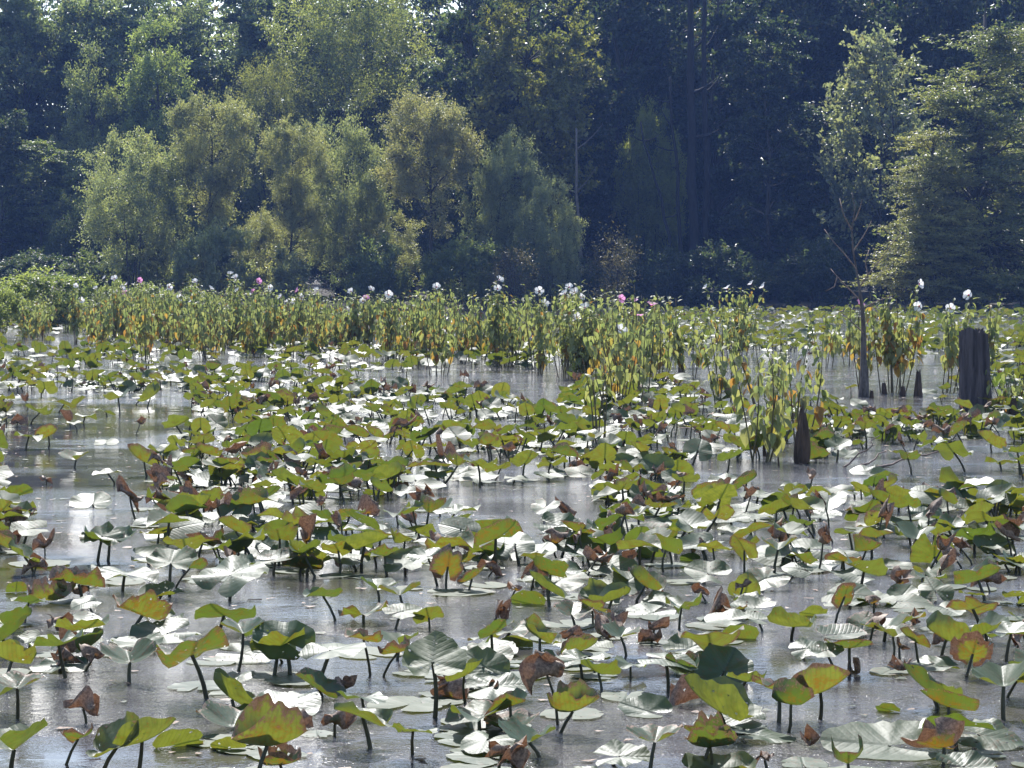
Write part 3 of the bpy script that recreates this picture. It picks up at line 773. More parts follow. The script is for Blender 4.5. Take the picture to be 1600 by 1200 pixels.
H(950,772,950,778,58,'U',0,key='pale leaf in ripples',lab='pale blue-green upright leaf by rippled water'); H(853,792,861,814,46,'P'); H(890,802,890,812,48,'B'); H(962,802,962,812,54,'G'); H(1030,803,1030,818,56,'G'); H(1000,792,998,812,38,'B'); H(943,832,943,840,58,'G'); H(870,822,870,832,68,'P',1); H(1035,827,1035,834,66,'P'); H(1130,770,1130,777,58,'G')
H(1115,787,1115,792,56,'P'); H(1095,800,1088,812,52,'G'); H(1040,860,1053,892,56,'S',-1); H(1114,857,1118,887,48,'G'); H(1163,860,1163,894,52,'G',0,age=.4,pitch=60); H(955,885,946,902,74,'P',1); H(875,907,870,920,78,'P',1)
H(990,914,990,922,56,'B',0,age=.9,scroll=.35,key='fiery brown leaf',lab='dark brown leaf glowing fiery orange below its rolled top'); H(1065,950,1068,982,58,'G'); H(893,960,898,982,64,'V',0,age=.4); H(925,950,920,977,52,'G',0,age=.5); H(935,935,935,942,70,'U',0,wave=.07); H(955,975,955,985,44,'U'); H(1165,926,1166,932,58,'G',-1,pitch=60)
H(1195,905,1198,920,72,'P',-1); H(1045,885,1045,885,68,'F'); H(1030,965,1030,965,70,'F'); H(880,977,880,977,96,'F'); H(835,900,830,922,44,'B'); H(805,922,806,932,36,'B'); H(1095,927,1095,940,32,'B'); H(1120,952,1116,966,56,'B'); H(1145,952,1145,968,46,'G',0,age=.5); H(1020,872,1020,873,46,'W'); H(1080,876,1080,877,30,'W'); H(840,862,836,878,60,'P'); H(1075,827,1071,852,54,'G'); H(1145,832,1145,842,52,'P',1)
H(1252,770,1252,776,50,'G'); H(1332,767,1332,776,46,'G'); H(1241,787,1246,816,40,'G'); H(1295,782,1290,798,58,'P'); H(1213,802,1210,812,56,'S',1); H(1440,777,1440,786,52,'G'); H(1500,777,1500,786,50,'S',1); H(1528,795,1528,802,54,'S',1,age=.6); H(1355,803,1380,818,58,'G',-1,age=.4); H(1378,803,1380,826,36,'U'); H(1443,800,1443,808,50,'P'); H(1350,787,1350,794,40,'P')
H(1327,833,1338,859,52,'G'); H(1420,837,1420,852,54,'G'); H(1460,870,1465,882,72,'G',0,pitch=48,key='large yellow-green leaf',lab='large yellow-green back-lit leaf standing over its neighbours at right'); H(1465,817,1465,826,56,'P'); H(1540,832,1540,842,56,'P'); H(1555,858,1555,866,58,'P'); H(1505,838,1505,846,56,'P'); H(1297,838,1298,848,50,'B'); H(1585,826,1585,836,48,'C',0,age=1.0,key='right-edge red cup',lab='red-brown cup leaf cut by the right edge over bright ripples')
H(1230,833,1232,877,52,'V',0,age=.1,key='yellow-green star-shaped leaf',lab='bright yellow-green leaf spread like a star on a thin stem'); H(1255,877,1250,902,46,'G'); H(1318,877,1318,902,54,'G',0,age=.5); H(1240,867,1240,880,44,'G'); H(1285,882,1285,888,66,'P'); H(1375,887,1375,895,48,'P'); H(1410,930,1410,940,52,'U',1); H(1460,922,1460,940,56,'U'); H(1365,937,1365,946,60,'P',1); H(1480,952,1480,960,60,'P'); H(1410,970,1402,987,70,'G',1,age=.2)
H(1320,932,1302,972,44,'G',0,age=.55,pitch=70); H(1400,912,1402,920,60,'B'); H(1350,975,1350,992,54,'U',0,age=.45); H(1520,952,1536,982,82,'G',-1,age=.45,pitch=16); H(1570,882,1570,892,56,'G'); H(1540,990,1540,1004,70,'G'); H(1470,887,1470,897,50,'B'); H(1450,895,1450,906,46,'G'); H(1590,932,1590,944,48,'G'); H(1272,962,1272,964,40,'W')
# farther out
for a in [(70,607,70,620,36,'T'),(26,602,26,614,30,'G',0),(185,622,187,645,42,'G',0),(235,622,225,637,46,'S',1),(100,632,86,645,34,'G'),(117,634,117,636,38,'G'),(40,627,40,640,22,'B'),(62,645,50,662,44,'G'),(133,650,132,662,34,'G'),(28,660,24,668,28,'B'),(108,657,108,668,32,'B'),
          (45,682,41,702,44,'G'),(76,682,68,700,40,'S',1),(165,692,165,695,40,'P'),(225,722,236,744,64,'S',-1),(250,740,250,750,46,'B'),(348,732,349,762,62,'G'),(280,715,280,742,36,'U'),(308,692,308,700,38,'U'),(315,702,315,712,40,'G'),(372,692,372,706,40,'G'),(372,742,372,746,64,'P'),(425,738,430,760,62,'U'),
          (446,685,446,712,52,'T'),(508,692,505,712,52,'G'),(425,705,425,715,50,'G'),(458,710,455,722,54,'S',1),(545,722,545,732,40,'T'),(568,702,568,712,50,'G'),(610,682,610,690,34,'B'),(645,680,645,686,50,'P'),(500,712,500,722,48,'G'),(590,722,590,730,36,'G'),(618,738,610,750,58,'S',1),(580,718,580,726,42,'P'),(700,715,700,724,48,'B'),(720,740,716,750,46,'P',1),(747,727,746,762,52,'G'),(790,700,790,708,52,'U'),(775,700,770,706,48,'P'),
          (820,724,818,752,46,'G'),(860,724,850,747,52,'G'),(912,716,912,735,44,'G'),(945,716,950,737,46,'T'),(990,712,990,722,50,'U'),(1003,695,1003,702,42,'S',1),(1050,720,1060,742,58,'G'),(1030,732,1030,742,40,'G'),(1140,717,1132,740,46,'S',1),(1110,674,1110,690,44,'G'),(1075,648,1075,660,36,'T'),(1098,658,1098,670,34,'G'),(885,620,885,632,30,'T'),(950,624,950,632,32,'G'),(985,628,985,636,26,'G'),(1055,594,1055,604,26,'G'),(1125,604,1125,612,24,'T'),
          (1290,660,1290,672,40,'G'),(1306,624,1306,630,24,'G'),(1285,692,1285,708,48,'G',1),(1285,674,1285,682,34,'P'),(1345,662,1345,674,44,'G'),(1398,655,1395,666,58,'S',1),(1440,654,1440,664,48,'G'),(1475,652,1485,662,50,'S',-1),(1515,667,1516,682,50,'G'),(1530,652,1530,660,44,'U'),(1547,667,1547,672,46,'P'),(1580,667,1580,676,50,'G'),(1590,707,1594,742,46,'G'),(1490,707,1510,737,66,'G',-1),(1548,694,1555,706,50,'S',-1),(1562,722,1562,735,42,'G'),(1410,707,1410,716,46,'G'),(1360,677,1360,682,38,'P'),(1455,692,1455,704,42,'G'),(1345,692,1345,700,30,'G'),(1275,718,1275,722,46,'C',1)]:
    H(*a)

LEAVES = []      # dicts: foot, junction, width (m), px width, type ...
for jx, jy, wx, wy, w, ty, lean, kw in HL:
    f0 = ground(wx, max(wy, jy))
    pxm = FPX / f0[1]
    if ty in 'FW' or wy - jy <= 1:
        j0 = ground(jx, jy); j0[2] = .006
    else:
        j0 = at(jx, jy, f0[1] + random.uniform(-.04, .04)); j0[2] = min(max(j0[2], .012), .55)
    wm = w / pxm * {'S': .92, 'F': 1.0, 'C': .88, 'B': .88}.get(ty, 1.0)
    LEAVES.append(dict(foot=f0, j=j0, w=min(wm, .42), px=jx, py=jy, size=w, ty=ty, lean=lean, kw=kw, hand=True))

# ---- fill: more leaves where the photograph has them, open water left free
OPEN = [[(0, 690), (200, 690), (235, 712), (240, 770), (95, 770), (0, 775)], [(560, 582), (880, 578), (870, 602), (560, 606)], [(0, 618), (290, 612), (290, 665), (0, 690)],
        [(1060, 728), (1600, 700), (1600, 775), (1400, 742), (1060, 752)], [(1310, 610), (1600, 610), (1500, 645), (1310, 645)], [(690, 765), (910, 752), (960, 800), (860, 845), (700, 800)], [(40, 770), (200, 770), (235, 850), (100, 865), (30, 860)],
        [(140, 880), (420, 900), (420, 955), (150, 945)], [(400, 900), (520, 900), (520, 965), (400, 965)], [(560, 975), (620, 975), (620, 1050), (480, 1062)], [(30, 1025), (330, 1025), (330, 1160), (40, 1170)], [(500, 1125), (720, 1110), (720, 1200), (560, 1200)], [(800, 1060), (960, 1060), (960, 1150), (860, 1200), (800, 1110)],
        [(1150, 1000), (1290, 1000), (1290, 1045), (1150, 1060)], [(1220, 1085), (1480, 1085), (1480, 1120), (1220, 1170)], [(960, 1045), (1110, 1060), (1200, 1140), (960, 1130)], [(1020, 885), (1160, 880), (1150, 925), (1020, 925)], [(1200, 905), (1300, 890), (1300, 960), (1200, 930)],
        [(300, 560), (420, 560), (420, 575), (300, 575)], [(0, 520), (130, 528), (130, 545), (0, 545)], [(1040, 545), (1500, 560), (1500, 625), (1180, 640), (1040, 590)], [(790, 590), (900, 585), (880, 640), (800, 630)], [(860, 560), (1100, 572), (1100, 590), (860, 590)]]
def inside(poly, x, y):
    c = False
    for (x0, y0), (x1, y1) in zip(poly, poly[1:] + poly[:1]):
        if (y0 > y) != (y1 > y) and x < (x1 - x0) * (y - y0) / (y1 - y0) + x0: c = not c
    return c
g3 = np.random.default_rng(11)
def clump(x, y): return math.sin(x * 2.1 + 1.3 * math.sin(y * .9)) * .5 + math.sin(y * 1.35 + x * .8 + 2) * .5
def scatter(n, d0, d1, dens, types, probs, size=(.16, .27), hs=1.0, region=None, openp=.025):
    k = 0
    for _ in range(n):
        Y = math.sqrt(g3.uniform(d0 * d0, d1 * d1)); X = g3.uniform(-.235, .235) * Y
        px, py = to_px((X, Y, 0))
        if region and not inside(region, px, py): continue
        if g3.random() > dens * (.62 + .55 * clump(X, Y)): continue
        if any(inside(P, px, py) or inside(P, px, py - .12 * FPX / Y) for P in OPEN) and g3.random() > openp: continue
        ty = types[g3.choice(len(types), p=probs)]
        w = g3.uniform(*size) * (.64 if ty == 'B' else 1)
        if ty == 'F': hh = .005
        elif ty == 'W': hh = .0
        elif ty == 'B': hh = g3.uniform(.01, .2) * hs
        elif ty == 'P': hh = g3.uniform(.01, .11) * hs
        else: hh = g3.uniform(.04, .20) * hs
        lean = int(g3.integers(-1, 2))
        f0 = np.array([X, Y, 0.0]); j0 = f0 + [g3.normal(0, .07 * hh / .15), g3.normal(0, .03), hh]
        jp = to_px(j0)
        LEAVES.append(dict(foot=f0, j=j0, w=w, px=jp[0], py=jp[1], size=w * FPX / Y, ty=ty, lean=lean, kw={}, hand=False)); k += 1
    return k
TY = ['G', 'T', 'S', 'P', 'U', 'V', 'F', 'B', 'C', 'W']
NEARP = [.22, .02, .08, .26, .04, .03, .18, .14, .02, .01]
MIDP = [.27, .07, .08, .28, .06, .02, .08, .12, .01, .01]
c1 = scatter(760, 7.6, 13.0, .75, TY, [.13, .0, .06, .24, .02, .03, .36, .12, .02, .02], (.12, .24), hs=.55, openp=.08)
c2 = scatter(1900, 13.0, 21.0, .85, TY, NEARP, (.15, .27), hs=.85)
c3 = scatter(5200, 21.0, 40.0, .85, TY, MIDP, (.15, .27))
c4 = scatter(5200, 40.0, 64.0, .80, TY, [.34, .12, .06, .28, .08, .03, .03, .06, 0, 0], (.16, .30), hs=1.15)
RF = [(1020, 486), (1640, 486), (1640, 640), (1560, 575), (1300, 545), (1040, 555)]
c5 = scatter(5600, 55.0, 128.0, .9, TY, [.56, .10, .04, .18, .06, .02, .02, .02, 0, 0], (.22, .36), hs=1.7, region=RF, openp=.15)
LF = [(-60, 478), (320, 480), (760, 500), (760, 530), (-60, 535)]
c6 = scatter(4200, 62.0, 128.0, .8, TY, [.48, .10, .04, .24, .06, .02, .02, .04, 0, 0], (.22, .36), hs=1.5, region=LF)
LEAVES.sort(key=lambda L: (not L['hand'], -L['size']))
for L in LEAVES: L['rank'] = L['size'] + (30 if L['hand'] and L['size'] > 26 else 0)
LEAVES.sort(key=lambda L: -L['rank'])
NIND = 300
solo, mass = LEAVES[:NIND], LEAVES[NIND:]

def stalk_arrays(L, g, sides=6, n=6):
    f0, j0 = L['foot'], L['j']
    r0 = min(.0095, max(.006, L['w'] * .04))
    p0 = f0 - [0, 0, .12]
    b = np.array([g.normal(0, .02), g.normal(0, .02), 0])
    return tube(curve_pts(p0, j0, n, b), r0 * np.linspace(1.25, .8, n), sides, cap=False)

def blade_arrays(L, g, nr, na):
    po, sh = leaf_pose(L['ty'], L['lean'], g)
    for k, v in L['kw'].items():
        if k in po: po[k] = v
        elif k not in ('key', 'lab'): sh[k] = v
    if L['ty'] not in 'B' and sh.get('age', 0) > .2 and 'scroll' not in sh: sh['age'] = .2 + (sh['age'] - .2) * .65
    L['age'] = sh.get('age', .1)
    V, F, D, U = leaf_arrays(L['w'], g, nr, na, **sh)
    V = orient(V, po['yaw'], po['pitch'], po['roll']) + L['j'] 
    V[:, 2] = np.where(V[:, 2] < .004, .004 + (V[:, 2] - .004) * .04, V[:, 2]) if L['ty'] not in 'WF' else V[:, 2]
    if L['ty'] == 'F': V[:, 2] = np.maximum(V[:, 2], .003 + .002 * D[:, 0])
    return V, F, D, U

# labels: what the leaf looks like + where it stands relative to a landmark
LAND = [(L['px'], L['py'], L['kw']['key'], L) for L in solo if 'key' in L['kw']]
LAND += [(1252, 690, 'broken dark stump', None), (1524, 640, 'weathered post', None), (1350, 620, 'bare snag', None), (930, 690, 'bare mallow stems', None), (70, 600, 'left-edge water strip', None), (446, 685, 'crowded middle', None)]
def kind_phrase(L):
    if L['ty'] == 'S': return KINDS['SL' if L['lean'] <= 0 else 'SR']
    if L['ty'] == 'G' and L['age'] > .22: return KINDS['Gr']
    return KINDS[L['ty']]
ORD = ['', 'second ', 'third ', 'fourth ', 'fifth ', 'sixth ', 'seventh ', 'eighth ', 'ninth ', 'tenth ', 'eleventh ', 'twelfth ']
def label_all(items):
    byk = {}
    for L in items:
        if 'lab' in L['kw']: L['label'] = L['kw']['lab']; continue
        best = min(LAND, key=lambda q: math.hypot(q[0] - L['px'], (q[1] - L['py']) * 1.6))
        dx, dy = L['px'] - best[0], L['py'] - best[1]
        rel = ('just right of the ' if dx > 0 else 'just left of the ') if abs(dx) > abs(dy) * 1.2 else ('in front of the ' if dy > 0 else 'behind the ')
        byk.setdefault((kind_phrase(L), rel + best[2]), []).append((math.hypot(dx, dy), L))
    for (kp, rel), ls in byk.items():
        ls.sort(key=lambda q: q[0])
        for i, (_, L) in enumerate(ls):
            L['label'] = (ORD[min(i, 11)] + kp + ' ' + rel).strip()

for i, L in enumerate(solo):
    g = np.random.default_rng(1000 + i)
    big = L['size'] > 60
    L['arr'] = blade_arrays(L, g, 7 if big else 5, 34 if big else 24)
    L['st'] = stalk_arrays(L, g)
label_all(solo)
for L in solo:
    f0 = L['foot']
    root = empty('lily_leaf', f0)
    tag(root, L['label'], 'lily leaf', 'spatterdock lily leaves standing and floating on the pond')
    V, F, D, U = L['arr']
    b = MB(); b.add(V - f0, F, D, U); b.build('blade', M_LILY, root)
    if L['ty'] not in 'FW' and L['j'][2] > .012:
        v, f = L['st']
        b = MB(); b.add(v - f0, f); b.build('stalk', M_STALK, root)
mbl, mbs = MB(), MB()
g = np.random.default_rng(77)
for L in mass:
    far = L['foot'][1] > 38
    nr, na = (4, 16) if L['size'] > 26 else ((3, 12) if not far else (2, 9))
    mbl.add(*blade_arrays(L, g, nr, na))
    if L['ty'] not in 'FW' and L['j'][2] > .03 and L['foot'][1] < 66:
        mbs.add(*stalk_arrays(L, g, 3 if far else 4, 3 if far else 4))
tag(mbl.build('lily_leaves', M_LILY), 'countless smaller lily leaves crowding the pond', kind='stuff')
tag(mbs.build('lily_stalks', M_STALK), 'dark stalks of the smaller lily leaves', kind='stuff')
# scraps of dead leaf and scum drifting on the surface
mb = MB()
for _ in range(4200):
    Y = math.sqrt(g.uniform(60, 45 ** 2)); X = g.uniform(-.23, .23) * Y
    s = g.uniform(.008, .03); a = g.uniform(0, 6.3); k = g.integers(4, 7)
    th = np.sort(g.uniform(0, 6.3, k))
    v = np.stack([X + s * np.cos(th) * g.uniform(.5, 1.6), Y + s * np.sin(th), np.full(k, .004) + g.uniform(0, .006, k)], -1)
    mb.add(v, np.arange(k)[None], (.9, g.choice([.2, .9, 1.0]), g.random(), 0))
tag(mb.build('floating_debris', M_LILY), 'scraps of dead leaf drifting on the pond', kind='stuff')
# ------------------------------------------------------------------ mallow plants
def mallow_leaf(ln, wd, g, droop=.5):
    """lance-shaped leaf along +Y, folded on its midrib, tip hanging"""
    t = np.array([0, .18, .45, .75, 1.0])
    hw = np.array([0, .46, .5, .28, 0]) * wd
    z = -droop * ln * t ** 2 * .6
    y = ln * t * (1 - .25 * droop * t)
    fold = .30
    m = np.stack([0 * t, y, z], -1)
    l = np.stack([-hw, y, z + hw * fold], -1)[1:4]; r = np.stack([hw, y, z + hw * fold], -1)[1:4]
    v = np.vstack([m, l, r])       # 0-4 midrib, 5-7 left, 8-10 right
    tri = np.array([[0, 1, 5], [3, 4, 7], [0, 8, 1], [3, 10, 4]])
    quad = np.array([[1, 2, 6, 5], [2, 3, 7, 6], [1, 8, 9, 2], [2, 9, 10, 3]])
    return v, [tri, quad]

def rot_place(v, yaw, pitch, p):
    cp, s_ = math.cos(pitch), math.sin(pitch)
    y = v[:, 1] * cp - v[:, 2] * s_; z = v[:, 1] * s_ + v[:, 2] * cp
    c, s = math.cos(yaw), math.sin(yaw)
    return np.stack([v[:, 0] * c - y * s, v[:, 0] * s + y * c, z], -1) + p

def flower_arrays(d, g):
    """five overlapping petals in a shallow funnel facing +Z"""
    vs_, ts, ds = [], [], []
    for k in range(5):
        a0 = k * 2 * np.pi / 5 + g.normal(0, .08)
        rr = np.array([.06, .45, .85, 1.0]); ww = np.array([.10, .52, .62, .30])
        z = np.array([0, .30, .55, .58]) + g.normal(0, .03, 4)
        L = []
        for s in (-1, 0, 1):
            for r_, w_, z_ in zip(rr, ww, z):
                a = a0 + s * w_ * .95
                L.append([r_ * d / 2 * math.cos(a), r_ * d / 2 * math.sin(a), (z_ + .05 * s) * d / 2])
        L = np.array(L); n = len(vs_) * 12
        q = []
        for s in range(2):
            for i in range(3):
                q.append([n + s * 4 + i, n + s * 4 + i + 1, n + (s + 1) * 4 + i + 1, n + (s + 1) * 4 + i])
        vs_.append(L); ts += q; dd = np.zeros((12, 4)); dd[:, 0] = np.tile(rr, 3); ds.append(dd)
    return np.vstack(vs_), np.array(ts), np.vstack(ds)

def dir_place(v, d, p):
    q = Vector(d).to_track_quat('Z', 'Y').to_matrix()
    return v @ np.array(q).T + p

NEAR_LEAVES = {}
def near_leaf_mesh(k):
    if k not in NEAR_LEAVES:
        gg = np.random.default_rng(k)
        v, f = mallow_leaf(.15, .075, gg, .25 + .12 * (k % 4))
        tint = [.05, .2, .35, .5, .68, .8, .92][k // 4]
        b = MB(); b.add(v, f, (tint, gg.uniform(.4, 1), 0, 0)); NEAR_LEAVES[k] = b.mesh('mallow_leaf', M_MALLOW, smooth=False)
    return NEAR_LEAVES[k]

def mallow(px, base_y, top_y, label, nst=4, spread=.28, flowers=(), near=False, orange=.25, leafy=1.0, bare=.3, group=None, seed=None, dens=1.0):
    if near and dens == 1.0: dens = .72
    """flowers: list of (px, py, 'w' or 'p')"""
    g = np.random.default_rng(int(px * 7 + base_y) if seed is None else seed)
    f0 = ground(px, base_y)
    Y = f0[1]
    root = empty('mallow_plant', f0)
    tag(root, label, 'mallow plant', group)
    htop = at(px, top_y, Y)[2]
    st, lf = MB(), MB()
    tops = []
    for (fx, fy, c) in flowers:
        p = at(fx, fy, Y + g.uniform(-.15, .15)) - f0
        tops.append((p, c))
    for s in range(max(0, nst - len(flowers))):
        a, q = g.uniform(0, 6.3), g.uniform(.2, 1) * spread
        tops.append((np.array([math.cos(a) * q, math.sin(a) * q, htop * (1 if s == 0 else g.uniform(.86, 1.02) if flowers and not near else g.uniform(.68, 1.0))]), None))
    count = 0
    for p, c in tops:
        b0 = np.array([p[0] * .25, p[1] * .25, -.15]) + [*g.normal(0, .03, 2), 0]
        P = curve_pts(b0, p, 8, (g.normal(0, .03), g.normal(0, .03), 0))
        v, f = tube(P, .0085 * np.linspace(1.2, .45, 8), 5)
        if near: b = MB(); b.add(v, f); b.build('stem', M_MSTEM, root)
        else: st.add(v, f)
        h = p[2]
        step = .055 / leafy
        zs = np.arange(h * bare, h + (.03 if c else -.01), step) + g.uniform(-.015, .015)
        for z in zs:
            t = (z + .15) / (h + .15)
            i = min(6, int(t * 7)); fr = min(1, t * 7 - i)
            pp = P[i] * (1 - fr) + P[i + 1] * fr
            for _ in range(g.integers(1, 3)):
                if g.random() > dens: continue
                yaw = g.uniform(0, 6.3)
                low = 1 - (z / h - bare) / (1 - bare)
                sc = (.55 + .65 * low ** .5) * g.uniform(.7, 1.2)
                if g.random() < orange * .5 * (1.5 * low ** 1.5 + .12): tint = g.choice([.68, .8, .8, .9, 1.0], p=[.25, .3, .2, .15, .1])
                else: tint = np.clip(g.normal(.22 + .2 * low, .13), 0, .5)
                pitch = g.uniform(-1.4, -.45) if z < h * .93 else g.uniform(-.5, .9)
                off = np.array([-math.sin(yaw), math.cos(yaw), .25]) * .035
                if near:
                    k = int(np.argmin([abs(tint - q) for q in (.05, .2, .35, .5, .68, .8, .92)])) * 4 + int(g.integers(4))
                    link('leaf', near_leaf_mesh(k), root, pp + off, (pitch, 0, yaw), sc)
                    count += 1
                else:
                    v, f = mallow_leaf(.155 * sc, .078 * sc, g, g.uniform(.2, .7))
                    lf.add(rot_place(v, yaw, pitch, pp + off), f, (tint, g.uniform(.3, 1), 0, 0))
        if c:
            v, f, d = flower_arrays(.145 * g.uniform(.8, 1.15) + .02, g)
            dr = np.array([g.uniform(-.7, .7), g.uniform(-1.0, .1), g.uniform(.0, .8)])
            b = MB(); b.add(dir_place(v, dr, p + dr * .05), f, d); b.build('flower', M_PINK if c == 'p' else M_WHITE, root)
        elif g.random() < .5:       # seed pods / buds at the tip
            for _ in range(3):
                q = p + g.normal(0, .02, 3)
                v, f = tube([q, q + [0, 0, .015], q + [0, 0, .032]], [.007, .013, .004], 5); lf.add(v, f, (.3, .5, 0, 0))
    if st.n: st.build('stem', M_MSTEM, root)
    if lf.n: tag(lf.build('foliage' if not near else 'seed_pods', M_MALLOW, root, smooth=False), kind='stuff')
    return root

BAND = 'mallow plants in the long flowering band'
fl = [(217,438,'p'),(200,446,'w'),(165,435,'w'),(180,438,'w'),(118,448,'w'),(150,452,'w'),(262,450,'w'),(305,443,'w'),(360,430,'w'),(369,436,'w'),(402,440,'p'),(328,452,'w'),(372,457,'w'),(386,460,'w'),(440,466,'w'),(460,471,'w'),
      (467,455,'p'),(495,455,'w'),(550,457,'w'),(578,455,'w'),(606,462,'w'),(572,468,'p'),(540,484,'w'),(193,458,'p'),(297,462,'w'),(268,476,'w'),(682,451,'w'),(778,440,'w'),(842,458,'w'),(890,452,'w'),(904,468,'w'),(915,485,'w'),(60,442,'w'),(85,450,'w'),(45,452,'w'),(240,466,'w'),(420,450,'w')]
g4 = np.random.default_rng(3)
cnt = {'w': 0, 'p': 0}
fl.sort()
for x, y, c in fl:
    cnt[c] += 1
    by = np.interp(x, [0, 130, 300, 500, 760, 920], [512, 530, 540, 548, 562, 585]) + g4.uniform(-16, 10)
    if (440 - y) * .0 + y < 436: by += 6
    n = ORD[min(cnt[c] - 1, 11)].strip() or 'first'
    near_px = min(((335, 'the umbrella willow'), (470, 'the bent willow'), (245, 'the egg-shaped tree'), (140, 'the left grey tree'), (668, 'the rusty willow'), (560, 'the round-headed tree'), (792, 'the low pale tree'), (40, 'the pale left bush'), (900, 'the dark woods')), key=lambda q: abs(q[0] - x))[1]
    yy = 'blooming high' if y < 445 else ('blooming at mid height' if y < 458 else 'blooming low')
    mallow(x, by, y + 3, f"{'pink' if c == 'p' else 'white'} mallow {yy}, {int(cnt[c])}{'st' if cnt[c] == 1 else 'nd' if cnt[c] == 2 else 'rd' if cnt[c] == 3 else 'th'} {'pink' if c == 'p' else 'white'} from left, below {near_px}", 6, .30, [(x, y, c)] + ([(x + g4.uniform(-22, 22), y + g4.uniform(6, 30), 'w' if g4.random() < .8 else 'p')] if g4.random() < .7 else []), group=BAND, orange=.42 if x < 760 else .25, leafy=1.05)
for i in range(170):       # flowerless plants of the same band
    x = g4.uniform(-25, 1010)
    by = np.interp(x, [0, 130, 300, 500, 760, 920, 1060], [515, 532, 545, 552, 566, 590, 592]) - g4.normal(7, 14)
    if math.sin(x * .055 + 1.2 * math.sin(x * .013)) + g4.normal(0, .5) > .75: continue
    by = max(by, 500)
    ty = np.interp(x, [0, 200, 480, 760, 1060], [456, 449, 452, 455, 455]) + g4.normal(4, 9)
    if x < 760 and g4.random() < .3: ty += 12
    side = 'left half' if x < 500 else ('middle' if x < 800 else 'right half')
    mallow(x, by, ty, f'green mallow plant with yellowing lower leaves and no bloom, {side} of the flowering band', 6, .5, group='bloomless mallow plants in the ' + side + ' of the band', orange=.5 if x < 760 else .25, leafy=1.0, bare=g4.uniform(.12, .42), dens=g4.uniform(.45, .9))
# plants that stand apart, leaf by leaf
mallow(905, 592, 455, 'tall leafy mallow clump behind the thin stems, right of the band', 7, .55, [(885, 462, 'w')], near=True, orange=.15, bare=.2)
mallow(962, 640, 480, 'mallow clump of hanging leaves with one big white bloom and yellow lower leaves', 8, .50, [(965, 522, 'w')], near=True, orange=.30, bare=.36)
mallow(985, 600, 462, 'mallow clump carrying the two pink blooms right of centre', 7, .5, [(968, 467, 'p'), (990, 473, 'p')], near=True, orange=.15, bare=.2)
mallow(1030, 598, 460, 'leafy mallow clump with a pink bloom low on its left side', 7, .5, [(1018, 481, 'p'), (1000, 498, 'p')], near=True, orange=.2, bare=.25)
mallow(845, 585, 462, 'upright mallow with long hanging leaves left of the big white bloom', 5, .35, near=True, orange=.1, bare=.2)
mallow(1180, 722, 540, 'rusty mallow clump standing left of the broken dark stump', 6, .45, near=True, orange=.40, bare=.28)
mallow(1245, 690, 520, 'mallow stems with orange leaves growing behind the broken dark stump', 5, .40, near=True, orange=.5, bare=.3)
mallow(1130, 640, 500, 'drooping mallow clump between the yellow-leaved clump and the rusty clump', 5, .5, near=True, orange=.25, bare=.3)
mallow(1205, 640, 505, 'green mallow clump behind the rusty clump', 6, .6, near=True, orange=.3, bare=.3)
mallow(935, 700, 560, 'thin nearly bare mallow stems rising from the lily leaves', 6, .22, near=True, orange=.2, bare=.62, dens=.5)
mallow(1400, 614, 455, 'brown-stemmed mallow clump right of the bare snag, white bloom on top', 11, .48, [(1432, 445, 'w'), (1440, 479, 'w')], near=True, orange=.6, bare=.36, leafy=1.25, dens=.95)
mallow(1475, 614, 470, 'tall mallow with two white blooms left of the weathered post', 5, .35, [(1484, 484, 'w'), (1517, 463, 'w')], near=True, orange=.35, bare=.36, leafy=1.2, dens=.95)
mallow(1345, 612, 470, 'mallow stems growing round the foot of the bare snag', 5, .22, [(1340, 480, 'p')], near=True, orange=.45, bare=.35)
mallow(1150, 560, 450, 'mallow clump with small white blooms standing against the dark woods', 11, .55, [(1105, 451, 'w'), (1137, 452, 'w'), (1176, 446, 'w'), (1195, 450, 'w')], orange=.4, leafy=1.0)
mallow(1143, 565, 478, 'low mallow clump with one white bloom under the dark woods', 6, .6, [(1143, 490, 'w')], orange=.3)
mallow(1550, 580, 462, 'tall lone mallow behind the weathered post', 3, .15, orange=.15, leafy=1.0)
mallow(1585, 645, 575, 'low brown-leaved mallow at the right edge beside the weathered post', 9, .35, near=True, orange=.55, bare=.25)
mallow(1325, 570, 468, 'mallow standing left of the bare snag', 5, .35, orange=.3)
mallow(1080, 590, 478, 'mallow clump at the right end of the band', 6, .5, orange=.3, leafy=1.1)
mallow(1290, 575, 480, 'thin mallow clump between the green clump and the bare snag', 4, .4, orange=.3)

